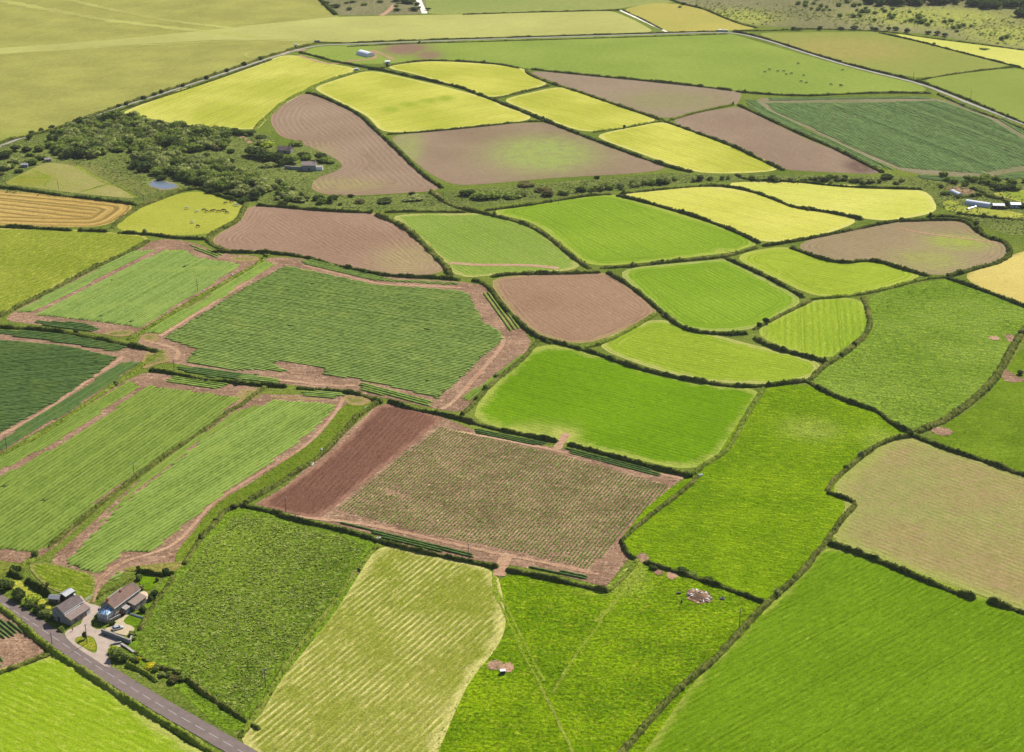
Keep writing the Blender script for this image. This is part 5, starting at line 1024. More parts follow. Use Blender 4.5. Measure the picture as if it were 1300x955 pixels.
def window(name, parent, x, z, w, h, y, t=.06, mat=GLASS):
    m = MB(); m.box(x - w / 2 - .07, x + w / 2 + .07, y - t, y + .05, z - .07, z); m.box(x - w / 2 - .07, x + w / 2 + .07, y - t, y + .05, z + h, z + h + .07)
    m.box(x - w / 2 - .07, x - w / 2, y - t, y + .05, z, z + h); m.box(x + w / 2, x + w / 2 + .07, y - t, y + .05, z, z + h); m.box(x - .03, x + .03, y - t + .01, y + .04, z, z + h)
    f = m.build(name, WHITE, parent); g = MB().box(x - w / 2 - .01, x + w / 2 + .01, y - .02, y + .03, z - .01, z + h + .01).build('pane', mat, f); return f
def gable(parent, L, D, hw, rise, wall, roof, oh=.25, x0=0.0, y0=0.0, th=.16):
    """long side along x at y0 (front), ridge along x"""
    MB().prism([(y0, 0), (y0 + D, 0), (y0 + D, hw), (y0 + D / 2, hw + rise), (y0, hw)], x0, x0 + L).build('wall', wall, parent)
    k = rise / (D / 2); e = oh
    m = MB(); m.prism([(y0 - e, hw - e * k + .02), (y0 + D / 2, hw + rise + .02), (y0 + D + e, hw - e * k + .02), (y0 + D + e, hw - e * k + .02 + th), (y0 + D / 2, hw + rise + .02 + th), (y0 - e, hw - e * k + .02 + th)], x0 - oh, x0 + L + oh)
    r = m.build('roof', roof, parent)
    g = MB(); g.box(x0 - oh, x0 + L + oh, y0 - e - .12, y0 - e - .005, hw - e * k - .02, hw - e * k + .1); g.build('gutter', WHITE, r)
    return r
# --- farmhouse
A, rz, L = axes('. 146.2,786', '. 179,761.5')
fh = empty('farmhouse', A, rz); D = 6.4; hw = 4.9; rise = 2.1
tag(fh, 'long stone farmhouse with weathered brown roof and glazed conservatory at its gable', 'farmhouse')
r = gable(fh, L, D, hw, rise, ST, TILE)
for x, s in ((.45, 1.0), (L * .52, .6)):
    m = MB().box(x - .35, x + .35, D / 2 - .45, D / 2 + .45, hw + rise - .5, hw + rise + s); m.build('chimney', BRICK, r)
    MB().box(x - .2, x + .2, D / 2 - .2, D / 2 + .2, hw + rise + s, hw + rise + s + .35).build('chimney_pot', BRICK, r)
for x in (1.6, 5.4, 9.0, 12.0, L - 1.6): window('window', fh, x, 3.3, 1.1, 1.05, 0)
for x in (1.5,): window('window', fh, x, 1.0, 1.2, 1.2, 0)
MB().box(2.6, 3.6, -.06, .05, 0, 2.1).build('door', DOORR, fh)
# porch
p = MB().prism([(4.3, 0), (6.7, 0), (6.7, 2.3), (4.3, 2.3)], -2.0, -.003, axis=1).build('porch', ST, fh)
MB().obox((5.5, -1.05, 2.62), 2.9, 2.4, .14, (.22, 0, 0)).build('porch_roof', PALE, p)
MB().box(4.7, 5.3, -2.05, -1.99, .9, 1.9).build('porch_window', BLUEG, p); MB().box(5.7, 6.4, -2.05, -1.99, .05, 2).build('door', solid('blue_door', (.08, .2, .32), .5), p)
# single storey wing in front of the right half
w = MB().prism([(8.2, 0), (L - .6, 0), (L - .6, 2.4), (8.2, 2.4)], -3.2, -.003, axis=1).build('front_wing', ST, fh)
MB().obox(((8.2 + L - .6) / 2, -1.66, 2.9), L - 8.4, 3.7, .16, (.22, 0, 0)).build('wing_roof', solid('brown_felt', (.2, .15, .12), .9), w)
window('window', w, 10.2, .9, 1.1, 1.1, -3.2); MB().box(11.8, 12.8, -3.26, -3.19, 0, 2.0).build('door', WOOD, w)
# rear outshut with the pale catslide roof
o = MB().prism([(D + .003, 0), (D + 3.0, 0), (D + 3.0, 2.7), (D + .003, 3.9)], L * .42, L - .1).build('rear_wing', ST, fh)
MB().obox((L * .71, D + 1.55, 3.5), L * .6, 3.5, .15, (-.37, 0, 0)).build('rear_roof', PALE, o)
MB().prism([(D + .003, 0), (D + 2.0, 0), (D + 2.0, 2.3), (D + .003, 3.0)], .3, L * .4).build('store', STG, fh)
# conservatory at the near gable: stone plinth, white frame, glass walls and roof
c = MB().box(-3.9, -.02, .4, 5.0, 0, 1.6).build('conservatory', ST, fh)
m = MB()
for i in range(7): m.box(-3.9, -3.78, .4 + i * .76 - .05, .4 + i * .76 + .05, 1.6, 3.6)
for i in range(6): m.box(-3.9 + i * .76 - .05, -3.9 + i * .76 + .05, .4, .52, 1.6, 3.6); m.box(-3.9 + i * .76 - .05, -3.9 + i * .76 + .05, 4.88, 5.0, 1.6, 3.6)
m.box(-4.0, -.05, .3, .5, 3.6, 3.78); m.box(-4.0, -.05, 4.9, 5.1, 3.6, 3.78); m.box(-4.0, -3.8, .5, 4.9, 3.6, 3.78); m.build('frame', WHITE, c)
MB().box(-3.84, -.05, .46, 4.94, 1.6, 3.58).build('glass_wall', solid('glass_wall', (.2, .25, .3), .1, spec=.8), c)
MB().add([(-4.0, .3, 3.79), (-4.0, 5.1, 3.79), (-.04, 5.1, 3.79), (-.04, .3, 3.79), (-.04, 1.7, 4.7), (-.04, 3.7, 4.7), (-2.3, 1.9, 4.5), (-2.3, 3.5, 4.5)],
         [(0, 1, 2, 3), (0, 3, 4, 6), (6, 4, 5, 7), (7, 5, 2, 1), (0, 6, 7, 1), (3, 2, 5, 4)]).build('glass_roof', BLUEG, c)
m = MB()
for a, b in (((-4.0, .3, 3.8), (-2.3, 1.9, 4.52)), ((-4.0, 5.1, 3.8), (-2.3, 3.5, 4.52)), ((-2.3, 1.9, 4.52), (-2.3, 3.5, 4.52)), ((-2.3, 1.9, 4.52), (-.04, 1.7, 4.72)), ((-2.3, 3.5, 4.52), (-.04, 3.7, 4.72)),
             ((-4.0, 2, 3.8), (-2.3, 2.5, 4.52)), ((-4.0, 3.4, 3.8), (-2.3, 3.0, 4.52)), ((-1.2, .3, 3.8), (-1.2, 1.8, 4.62)), ((-2.4, .3, 3.8), (-2.2, 1.9, 4.55)), ((-1.2, 5.1, 3.8), (-1.2, 3.6, 4.62))): m.tube(a, b, .06)
m.build('glazing_bars', WHITE, c)
# --- barn
A, rz, L = axes('. 82.4,792', '. 106.6,776.3')
bn = empty('barn', A, rz); D = 6.0; hw = 4.6; rise = 2.0
tag(bn, 'grey stone barn with a lower lean-to along its yard side', 'barn')
r = gable(bn, L, D, hw, rise, STG, SLATE)
MB().box(L - 1.2, L - .6, D / 2 - .3, D / 2 + .3, hw + rise - .3, hw + rise + .7).build('chimney', WHITE, r)
lt = MB().prism([(-.003, 0), (-3.4, 0), (-3.4, 2.5), (-.003, 3.7)], 0, L).build('lean_to', ST, bn)
MB().obox((L / 2, -1.75, 3.22), L + .4, 3.95, .15, (.34, 0, 0)).build('lean_to_roof', PALE if False else tile_mat('brown_slate', (.24, .18, .15, 1), (.18, .14, .125, 1)), lt)
MB().obox((L * .42, -.25, 3.86), L * .8, .3, .1, (.34, 0, 0)).build('flashing', WHITE, lt)
MB().box(L * .8, L - .2, -3.5, -3.41, .1, 2.1).build('door', WHITE, lt)
for x in (2, 5, 8): MB().box(x, x + 1.2, -3.46, -3.39, .8, 1.8).build('window', GLASS, lt)
MB().box(-.06, .04, 2.3, 3.5, 0, 2.3).build('door', DWOOD, bn)
# --- sheds behind the barn
def shed(name, s, rz, L, D, hw, rise, wall, roof, label, cat='shed', door=WOOD):
    p = one(s); e = empty(name, p, rz); tag(e, label, cat)
    MB().prism([(0, 0), (D, 0), (D, hw), (D / 2, hw + rise), (0, hw)], 0, L).build('wall', wall, e)
    k = rise / (D / 2)
    MB().prism([(-.2, hw - .2 * k + .02), (D / 2, hw + rise + .02), (D + .2, hw - .2 * k + .02), (D + .2, hw - .2 * k + .12), (D / 2, hw + rise + .12), (-.2, hw - .2 * k + .12)], -.2, L + .2).build('roof', roof, e)
    MB().box(L * .3, L * .3 + 1.0, -.06, .03, 0, min(2, hw - .1)).build('door', door, e)
    MB().box(L * .7, L * .7 + .6, -.05, .03, hw * .5, hw * .8).build('window', GLASS, e); return e
shed('garden_shed', '. 62,766', rz - 1.2, 4.2, 3.0, 2.1, .8, WOOD, TIN, 'small dark shed with grey roof left behind the barn')
shed('garden_shed', '. 84,764', rz, 5, 3.4, 2.3, .7, DWOOD, TIN, 'grey roofed shed touching the back of the barn')
def stone_wall(s, h, w, mat, label, cap=None):
    p = resample(G2(s), 1.0); e = empty('stone_wall', (p[0].x, p[0].y, 0)); m = MB(); c = MB()
    for a, b in zip(p, p[1:]):
        d = (b - a); mid = (a + b) / 2 - p[0]; an = math.atan2(d.y, d.x); hh = h + random.uniform(-.06, .06)
        m.obox((mid.x, mid.y, hh / 2), d.length + .002, w + random.uniform(-.03, .03), hh, (0, 0, an)); c.obox((mid.x, mid.y, hh + .06), d.length * .98, w + .12, .11, (0, 0, an))
    m.build('wall_body', mat, e); c.build('coping', cap or PALE, e); tag(e, label, 'wall')
stone_wall('Z 650,622 740,655 830,690', 1.7, .6, STG, 'stone wall between the yard and the parked car', ST)
stone_wall('Z 830,690 842,660', 1.4, .5, ST, 'short return of stone wall behind the straggly green bush')
stone_wall('Z 705,705 740,695 775,690', .8, .4, STG, 'low dark wall at the yard entrance')
stone_wall('Z 775,695 820,725 855,750', .5, .8, solid('pale_wall', (.5, .42, .34), .9), 'low pale wall running down behind the roadside tree')
stone_wall('Z 690,560 770,520', 1.2, .4, ST, 'low stone wall in front of the farmhouse door')
stone_wall('V 1000,520 1070,528 1138,530', 2.2, .8, STG, 'long grey wall left of the stone cottage')
# --- white gate, person, car, boat, pole, sign
g = empty('gate', one('. 108.8,764'), R(60)); m = MB()
for z in (.35, .65, .95, 1.25): m.box(0, 3.4, -.03, .03, z, z + .09)
m.build('rails', WHITE, g); m = MB(); m.box(-.1, .06, -.08, .08, 0, 1.5); m.box(3.3, 3.42, -.06, .06, .25, 1.45); m.build('post', WHITE, g); MB().obox((1.7, 0, .8), 3.5, .05, .08, (0, -.26, 0)).build('brace', WHITE, g)
tag(g, 'white open field gate beside the track behind the barn', 'gate')
def skin(name, verts, edges, radii, mat, root=0, parent=None, sub=1):
    me = bpy.data.meshes.new(name); me.from_pydata(verts, edges, []); o = bpy.data.objects.new(name, me); COL.objects.link(o)
    md = o.modifiers.new('s', 'SKIN'); 
    for i, rr in enumerate(radii):
        me.skin_vertices[0].data[i].radius = (rr, rr) if not isinstance(rr, tuple) else rr
        me.skin_vertices[0].data[i].use_root = (i == root)
    s = o.modifiers.new('u', 'SUBSURF'); s.levels = sub; s.render_levels = sub
    dg = bpy.context.evaluated_depsgraph_get(); ev = o.evaluated_get(dg); m2 = bpy.data.meshes.new_from_object(ev); bpy.data.objects.remove(o)
    m2.name = name; m2.materials.clear(); m2.materials.append(mat); m2.polygons.foreach_set('use_smooth', [True] * len(m2.polygons))
    return m2
SKINM = solid('skin', (.5, .3, .22), .6)
bodyv = [(0, 0, .95), (0, 0, 1.15), (0, 0, 1.38), (0, 0, 1.5), (0, -.01, 1.6), (0, -.01, 1.72), (.1, 0, .9), (.12, .02, .5), (.12, 0, .08), (.12, -.14, .04), (-.1, 0, .9), (-.13, -.08, .5), (-.13, -.02, .08), (-.13, -.16, .04),
         (.2, 0, 1.4), (.27, .02, 1.12), (.27, -.1, .88), (.27, -.14, .8), (-.2, 0, 1.4), (-.28, -.03, 1.14), (-.24, -.2, .98), (-.23, -.27, .96)]
bodye = [(0, 1), (1, 2), (2, 3), (3, 4), (4, 5), (0, 6), (6, 7), (7, 8), (8, 9), (0, 10), (10, 11), (11, 12), (12, 13), (2, 14), (14, 15), (15, 16), (16, 17), (2, 18), (18, 19), (19, 20), (20, 21)]
bodyr = [.14, .13, .15, .06, .09, .085, .09, .06, .045, .04, .09, .06, .045, .04, .07, .045, .035, .03, .07, .045, .035, .03]
pm = skin('body', bodyv, bodye, bodyr, SKINM, sub=2)
pe = empty('person', one('. 92.3,801.5'), R(200)); link('body', pm, pe); tag(pe, 'person in a red top and dark trousers standing in the yard by the barn', 'person')
def cover(name, bv, mat, lo, hi, grow, limbs):
    idx = [i for i in range(len(bodyv)) if i in limbs]; mp = {k: j for j, k in enumerate(idx)}
    ed = [(mp[a], mp[b]) for a, b in bodye if a in mp and b in mp]
    me = skin(name, [bodyv[i] for i in idx], ed, [bodyr[i] * grow for i in idx], mat, sub=2); link(name, me, pe)
cover('jumper', None, solid('red_cloth', (.42, .05, .04), .9), 0, 0, 1.16, [0, 1, 2, 14, 15, 16, 18, 19, 20]); cover('trousers', None, solid('dark_cloth', (.05, .05, .07), .9), 0, 0, 1.2, [0, 6, 7, 8, 10, 11, 12])
hm = bmesh.new(); bmesh.ops.create_icosphere(hm, subdivisions=2, radius=.115)
for v in hm.verts: v.co = Vector((v.co.x * .95, v.co.y + .02, v.co.z + 1.73 if v.co.z > -.03 or v.co.y > 0.02 else 1.72))
hme = bpy.data.meshes.new('hair'); hm.to_mesh(hme); hm.free(); hme.materials.append(solid('brown_hair', (.06, .035, .02), .9)); link('hair', hme, pe)
def car(loc, rz, paint, label, name='parked_car', cat='car', L=4.2, W=1.75, van=False):
    e = empty(name, loc, rz); tag(e, label, cat)
    if not van: prof = [(-L / 2, .35), (L / 2, .35), (L / 2, .62), (L / 2 - .15, .82), (L / 2 - 1.0, .95), (-L / 2 + .1, 1.0), (-L / 2, .7)]; cab = [(L / 2 - 1.05, .93), (L / 2 - 1.75, 1.42), (-L / 2 + .75, 1.46), (-L / 2 + .2, .98)]
    else: prof = [(-L / 2, .4), (L / 2, .4), (L / 2, .9), (L / 2 - .7, 1.2), (-L / 2, 1.2)]; cab = [(L / 2 - .75, 1.18), (L / 2 - 1.3, 2.0), (-L / 2 + .1, 2.05), (-L / 2, 1.18)]
    mb = MB(); mb.add([(x, y, z) for y in (-W / 2, W / 2) for x, z in prof], [tuple(range(len(prof)))[::-1], tuple(range(len(prof), 2 * len(prof)))] + [(i, (i + 1) % len(prof), len(prof) + (i + 1) % len(prof), len(prof) + i) for i in range(len(prof))])
    b = mb.build('body', paint, e, bevel=.07, smooth=False)
    n = len(cab); w2 = W / 2 - .16
    gm = MB().add([(x, s * (W / 2 - .05 if z < (1.1 if not van else 1.3) else w2), z) for s in (-1, 1) for x, z in cab], [tuple(range(n))[::-1], tuple(range(n, 2 * n))] + [(i, (i + 1) % n, n + (i + 1) % n, n + i) for i in range(n)])
    gm.build('window_glass', GLASS, e)
    MB().box(cab[2][0] - .02, cab[1][0] + .02, -w2 - .02, w2 + .02, cab[1][1] - .01, cab[2][1] + .05).build('roof', paint, e, bevel=.02)
    for x in (-L / 2 + .8, L / 2 - .8):
        for s in (-1, 1):
            wh = MB().tube((x, s * (W / 2 - .2), .32), (x, s * (W / 2 + .01), .32), .32, n=16).build('wheel', BLACK, e); MB().tube((x, s * (W / 2 - .05), .32), (x, s * (W / 2 + .03), .32), .19, n=12).build('rim', METAL, wh)
    for s in (-1, 1):
        MB().box(L / 2 - .06, L / 2 + .015, s * .6 - .2, s * .6 + .2, .6, .74).build('headlight', WHITE, e); MB().box(-L / 2 - .015, -L / 2 + .08, s * .68 - .12, s * .68 + .12, .7, .9).build('tail_light', DOORR, e)
    return e
car(one('. 149.5,799'), R(28), solid('silver_paint', (.55, .57, .6), .25, metallic=.5, spec=.5), 'silver hatchback parked beside the conservatory wall')
tb = empty('upturned_boat', one('. 165,780.5'), 0); B2_ = one('. 184,786.5'); A2_ = one('. 165,780.5'); d = (B2_ - A2_).xy; tb.rotation_euler = (0, 0, math.atan2(d.y, d.x)); LL = d.length
vs = []; fs = []; N = 14
for i in range(N + 1):
    t = i / N; w = .62 * math.sin(math.pi * (.06 + .88 * t)) ** .5; 
    for j in range(7):
        a = math.pi * j / 6; vs.append((LL * t, w * math.cos(a), .12 + .62 * math.sin(a) * (w / .62)))
for i in range(N):
    for j in range(6): k = i * 7 + j; fs.append((k, k + 7, k + 8, k + 1))
MB().add(vs, fs).build('hull', solid('slate_blue_hull', (.16, .2, .22), .4), tb, smooth=True); MB().box(.2, LL - .2, -.04, .04, .7, .8).build('keel', solid('pale_keel', (.35, .4, .42), .5), tb)
m = MB(); m.box(1, 1.2, -.7, .7, 0, .14); m.box(LL - 1.2, LL - 1, -.7, .7, 0, .14); m.build('trestle', WOOD, tb)
tag(tb, 'long slate blue upturned boat at the edge of the farmhouse lawn', 'boat')
# dustbin like dark tubs by the farmhouse
def pole(s, h, label, arm=True, name='utility_pole', rz=.9, r=.14, group=None):
    e = empty(name, one(s), rz); tag(e, label, 'pole' if name == 'utility_pole' else 'post', group)
    MB().tube((0, 0, 0), (0, 0, h), r * 1.25, r, 10).build('pole', WOOD, e)
    if arm:
        MB().box(-.9, .9, -.07, .07, h - .5, h - .36).build('crossarm', solid('bleached_wood', (.42, .4, .36), .8), e)
        for x in (-.8, 0, .8): MB().tube((x, 0, h - .36), (x, 0, h - .12), .06, .04, 8).build('insulator', WHITE, e)
    return e
for s, h, lab in (('. 594.7,712', 8, 'utility pole standing on the track edge of the sprouting field'), ('. 337,873', 8, 'utility pole at the bottom of the weedy field'), ('J 200,797', 7.5, 'utility pole at the foot of the dark ploughed strip'),
                  ('I 672,815', 7.5, 'utility pole in the middle of the long olive crop hedge'), ('I 34,672', 8, 'utility pole by the grassy bank at the left edge'), ('I 871,286', 7.5, 'utility pole beside the gateway under the largest cabbage field'),
                  ('E 988,668', 8, 'utility pole on the bank between the two big cabbage fields'), ('E 722,238', 8, 'utility pole between pond meadow and cow pasture'), ('N 703,618', 8, 'utility pole beside the long hedge right of the rubble heap'),
                  ('D 328,192', 7.5, 'distant utility pole in the tawny field'), ('D 843,326', 7.5, 'distant utility pole on the winding lane'), ('D 1080,408', 7.5, 'distant utility pole on the right green slope'),
                  ('Z 557,690', 8.5, 'tall utility pole on the yard grass island'), ('Z 335,718', 6.5, 'utility pole on the roadside hedge corner'), ('U 460,745', 6, 'small pole in the damp meadow'), ('G 430,232', 4, 'short post at the top of the curved bright green field')):
    pole(s, h, lab, arm=not ('short' in lab or 'roadside' in lab), r=.13)
sg = empty('road_sign', one('. 177.3,864.5'), .3); MB().tube((0, 0, 0), (0, 0, 2), .04).build('post', METAL, sg); MB().box(-.35, .35, -.02, .02, 1.5, 2.0).build('sign_plate', WHITE, sg); tag(sg, 'small white sign on a post at the roadside below the tree shadow', 'sign')
# --- rubble heap, tyre, trough
rb = empty('rubble_heap', one('. 888,757')); tag(rb, 'heap of pale rubble, boards and scrap dumped in the track meadow', 'rubble')
mats = {'boulder': solid('pale_rubble', (.40, .31, .24), .9, sc=2), 'brick_lump': solid('brown_rubble', (.3, .17, .11), .9, sc=2), 'dark_scrap': solid('dark_scrap', (.07, .055, .055), .8), 'white_board': solid('white_board', (.55, .54, .54), .6)}
for nm, n, zz in (('boulder', 34, 1.3), ('brick_lump', 20, 1.0), ('dark_scrap', 16, .8), ('white_board', 12, 1.5)):
    for i in range(n):
        a = random.uniform(0, 6.28); q = math.sqrt(random.random()); x = q * 4.4 * math.cos(a); y = q * 4.6 * math.sin(a) + x * -.5; z = max(.15, (1 - q) * 1.7 + random.uniform(-.1, .3))
        m = MB(); s = random.uniform(.5, 1.2)
        if nm == 'white_board': m.obox((x, y, z + .2), random.uniform(1, 1.9), random.uniform(.4, .8), .06, (random.uniform(-.5, .5), random.uniform(-.5, .5), a))
        elif nm == 'dark_scrap': m.obox((x, y, z * .6), s * 1.3, s * .7, s * .6, (random.uniform(-.5, .5), random.uniform(-.5, .5), a))
        else:
            bm = bmesh.new(); bmesh.ops.create_icosphere(bm, subdivisions=1, radius=s * .6)
            for v in bm.verts: v.co = Vector((v.co.x * 1.3, v.co.y, v.co.z * .7)) * random.uniform(.75, 1.2) + Vector((x, y, z * .8))
            m.add([v.co for v in bm.verts], [[v.index for v in f.verts] for f in bm.faces]); bm.free()
        m.build(nm, mats[nm], rb)
bm = bmesh.new(); bmesh.ops.create_cone(bm, cap_ends=True, segments=20, radius1=5.0, radius2=1.5, depth=1.5)
for v in bm.verts: v.co.z += .75; v.co.y -= v.co.x * .4
me = bpy.data.meshes.new('earth_mound'); bm.to_mesh(me); bm.free(); me.materials.append(M['soil']); link('earth_mound', me, rb)
def tyre(s, r, w, label):
    e = empty('tyre', one(s)); tag(e, label, 'tyre'); vs = []; fs = []; n = 24; k = 8
    for i in range(n):
        a = 6.283 * i / n
        for j in range(k):
            b = 6.283 * j / k; q = r - w / 2 + w / 2 * math.cos(b); vs.append((q * math.cos(a), q * math.sin(a), w * .6 + w * .55 * math.sin(b)))
    for i in range(n):
        for j in range(k): fs.append((i * k + j, ((i + 1) % n) * k + j, ((i + 1) % n) * k + (j + 1) % k, i * k + (j + 1) % k))
    MB().add(vs, fs).build('tread', solid('worn_tyre', (.13, .12, .12), .9), e, smooth=True)
    MB().tube((0, 0, w * .3), (0, 0, w * .36), r - w * .75, n=16).build('tyre_hollow', BLACK, e)
tyre('. 917,760.5', .95, .5, 'old tractor tyre lying in the grass right of the rubble heap')
bx = empty('plastic_drum', one('. 865.3,765'), .5); MB().tube((0, 0, 0), (0, 0, 1.1), .35, .35, 14).build('barrel', BLACK, bx, bevel=.02); MB().tube((0, 0, 1.1), (0, 0, 1.16), .37, .37, 14).build('lid', DWOOD, bx)
tag(bx, 'black drum standing in the grass left of the rubble heap', 'drum')
bx = empty('scrap_barrow', one('. 861,754'), .1); m = MB(); m.obox((0, 0, .5), 1.3, .7, .4, (.1, .1, 0)); m.build('tray', DWOOD, bx); MB().tube((.8, -.1, .25), (.8, .1, .25), .25).build('wheel', BLACK, bx)
m = MB(); m.tube((-.5, .3, .4), (-1.2, .3, .7), .03); m.tube((-.5, -.3, .4), (-1.2, -.3, .7), .03); m.tube((-.4, .3, .4), (-.4, .3, 0), .03); m.tube((-.4, -.3, .4), (-.4, -.3, 0), .03); m.build('frame', METAL, bx)
tag(bx, 'dark wheelbarrow like scrap left of the rubble heap', 'barrow')
tr = empty('feed_trough', one('. 638.3,855'), .2); m = MB(); m.box(-.9, .9, -.6, .6, .25, .95); m.build('trough_body', DWOOD, tr, bevel=.04); MB().box(-1.0, 1.0, -.7, .7, 1.35, 1.42).build('lid', WHITE, tr)
for x in (-.85, .85):
    for y in (-.55, .55): MB().box(x - .05, x + .05, y - .05, y + .05, 0, 1.35).build('leg', METAL, tr)
tag(tr, 'cattle feeder with white lid beside the two bare soil patches', 'feeder')
# --- cattle
cv = [(0, 0, 1.05), (.45, 0, 1.05), (.85, 0, 1.08), (1.15, 0, .95), (1.4, 0, .6), (1.62, 0, .32), (-.45, 0, 1.05), (-.85, 0, 1.08), (-1.05, 0, 1.0), (-1.12, 0, .6), (-1.1, 0, .45),
      (.78, .2, .85), (.78, .22, .45), (.8, .22, .06), (.78, -.2, .85), (.9, -.22, .45), (.86, -.22, .06), (-.82, .2, .85), (-.72, .24, .55), (-.92, .24, .42), (-.86, .24, .06), (-.82, -.2, .85), (-.85, -.24, .55), (-1.02, -.24, .42), (-.98, -.24, .06)]
ce = [(0, 1), (1, 2), (2, 3), (3, 4), (4, 5), (0, 6), (6, 7), (7, 8), (8, 9), (9, 10), (2, 11), (11, 12), (12, 13), (2, 14), (14, 15), (15, 16), (7, 17), (17, 18), (18, 19), (19, 20), (7, 21), (21, 22), (22, 23), (23, 24)]
cr = [.42, .4, .36, .22, .17, .1, .42, .38, .12, .03, .04, .16, .07, .06, .16, .07, .06, .2, .11, .06, .055, .2, .11, .06, .055]
COW = {k: skin('body', cv, ce, cr, solid(k + '_hide', c, .8), sub=1) for k, c in (('black', (.02, .018, .016)), ('white', (.6, .57, .5)), ('brown', (.16, .06, .03)))}
def cow(s, k, label, group, lying=False):
    e = empty('cow', one(s), random.uniform(-.6, .6) + (math.pi if random.random() < .5 else 0)); link('body', COW[k], e)
    m = MB(); m.obox((1.38, .2, .78), .06, .18, .1, (0, 0, .3)); m.obox((1.38, -.2, .78), .06, .18, .1, (0, 0, -.3)); m.build('ear', bpy.data.materials[k + '_hide'], e)
    e.scale = (1.15,) * 3; tag(e, label, 'cow', group)
for s, k, lab in (('Y 360,398', 'white', 'white cow alone at the left of the herd'), ('Y 518,448', 'white', 'white cow just left of the dark cows'), ('Y 640,425', 'black', 'black cow leading the row from the left'), ('Y 687,450', 'brown', 'dark brown cow second in the row'),
                  ('Y 770,438', 'brown', 'reddish brown cow in the middle of the row, left of its pair'), ('Y 805,434', 'brown', 'reddish brown cow in the middle of the row, right of its pair'), ('Y 880,448', 'brown', 'dark brown cow right of the reddish pair'), ('Y 945,432', 'black', 'black cow in the tight pair at the right, left one'),
                  ('Y 975,432', 'black', 'black cow in the tight pair at the right, right one'), ('Y 1013,470', 'black', 'small black cow nearest the hedge at the right end'), ('Y 997,310', 'brown', 'brown cow in the upper right of the pasture'), ('Y 1150,340', 'white', 'left white cow by the right hedge'),
                  ('Y 1190,348', 'white', 'right white cow by the right hedge'), ('Y 535,692', 'black', 'black cow alone at the bottom of the pasture'), ('Y 440,628', 'white', 'pale cow near the bottom hedge of the pasture'), ('Y 1095,290', 'brown', 'faint brown cow under the thicket edge')):
    cow(s, k, lab, 'cattle in the yellow green pasture')
for s, k in (('T 530,215', 'black'), ('T 275,315', 'black'), ('T 348,314', 'brown'), ('T 380,354', 'brown'), ('T 448,343', 'black'), ('T 605,367', 'black'), ('T 568,444', 'black'), ('T 638,460', 'black'), ('T 950,482', 'black'), ('T 1070,490', 'brown'), ('T 1085,498', 'brown'), ('T 165,292', 'brown'), ('T 110,325', 'brown'), ('T 1098,300', 'brown')):
    cow(s, k, {'black': 'distant black cow grazing in the big green field', 'brown': 'distant brown cow grazing in the big green field'}[k], {'black': 'distant black cattle', 'brown': 'distant brown cattle'}[k])
# --- distant buildings
A, rz, L = axes('. 383.5,217', '. 401,217')
ct = empty('cottage', A, rz); tag(ct, 'small stone cottage with a pale pink roof beside the curved brown field', 'cottage'); gable(ct, L, 6, 4.4, 2.0, STG, tile_mat('pinkish_roof', (.42, .32, .28, 1), (.36, .27, .24, 1)))
for x in (2, 5.2, 8.4): window('window', ct, x, 2.6, .9, 1.0, 0)
MB().box(L - .9, L - .3, 2.6, 3.4, 6, 7.2).build('chimney', STG, ct); MB().box(4.8, 5.7, -.06, .04, 0, 2).build('door', DWOOD, ct)
w = MB().box(L + .003, L + 5, 1, 4.5, 0, 2.5).build('annex', WHITE, ct); MB().obox((L + 2.5, 2.75, 2.7), 5.3, 3.9, .15, (.1, 0, 0)).build('annex_roof', PALE, w)
A, rz, L = axes('. 352,194', '. 369,195')
ct = empty('cottage', A, rz); tag(ct, 'low brown roofed cottage half hidden in trees above the pale roofed one', 'cottage'); gable(ct, L, 6, 2.6, 2.2, ST, tile_mat('brown_roof', (.26, .19, .16, 1), (.2, .15, .13, 1)))
MB().box(L - 1.4, L - .7, 2.6, 3.4, 4, 5.6).build('chimney', METAL, ct); window('window', ct, 3, 1, 1, 1, 0); MB().box(6, 7, -.06, .04, 0, 2).build('door', DWOOD, ct)
def tunnel(a, b, r, label, mat, name='polytunnel', h=None, ribs=8):
    A = one(a); B = one(b); d = (B - A).xy; L = d.length; e = empty(name, A, math.atan2(d.y, d.x)); tag(e, label, name.replace('_', ' '))
    h = h or r; vs = []; fs = []; n = 12
    for i in range(ribs + 1):
        for j in range(n + 1): t = math.pi * j / n; vs.append((L * i / ribs, r * math.cos(t), h * math.sin(t)))
    for i in range(ribs):
        for j in range(n): k = i * (n + 1) + j; fs.append((k, k + n + 1, k + n + 2, k + 1))
    MB().add(vs, fs).build('cover', mat, e, smooth=True)
    m = MB()
    for x in (0.0, L): m.add([(x, r * .99 * math.cos(math.pi * j / n), h * .99 * math.sin(math.pi * j / n)) for j in range(n + 1)], [tuple(range(n + 1))])
    m.build('end_wall', mat, e)
    for i in range(ribs + 1):
        q = MB()
        for j in range(n): t0 = math.pi * j / n; t1 = math.pi * (j + 1) / n; x = L * i / ribs; q.tube((x, (r + .03) * math.cos(t0), (h + .03) * math.sin(t0)), (x, (r + .03) * math.cos(t1), (h + .03) * math.sin(t1)), .05, n=5)
        q.build('hoop', METAL, e)
    MB().box(-.05, .02, -.6, .6, 0, 2 * min(1, h / 2.2)).build('door', DWOOD, e)
    return e
POLY = solid('polythene', (.48, .5, .55), .5, var=.95)
tunnel('X 500,470 ', 'X 835,520', 3.0, 'long white polytunnel on the holding at the right edge', POLY)
tunnel('X 305,315', 'X 420,370', 2.2, 'short white polytunnel beside the sandy yard', POLY, ribs=5)
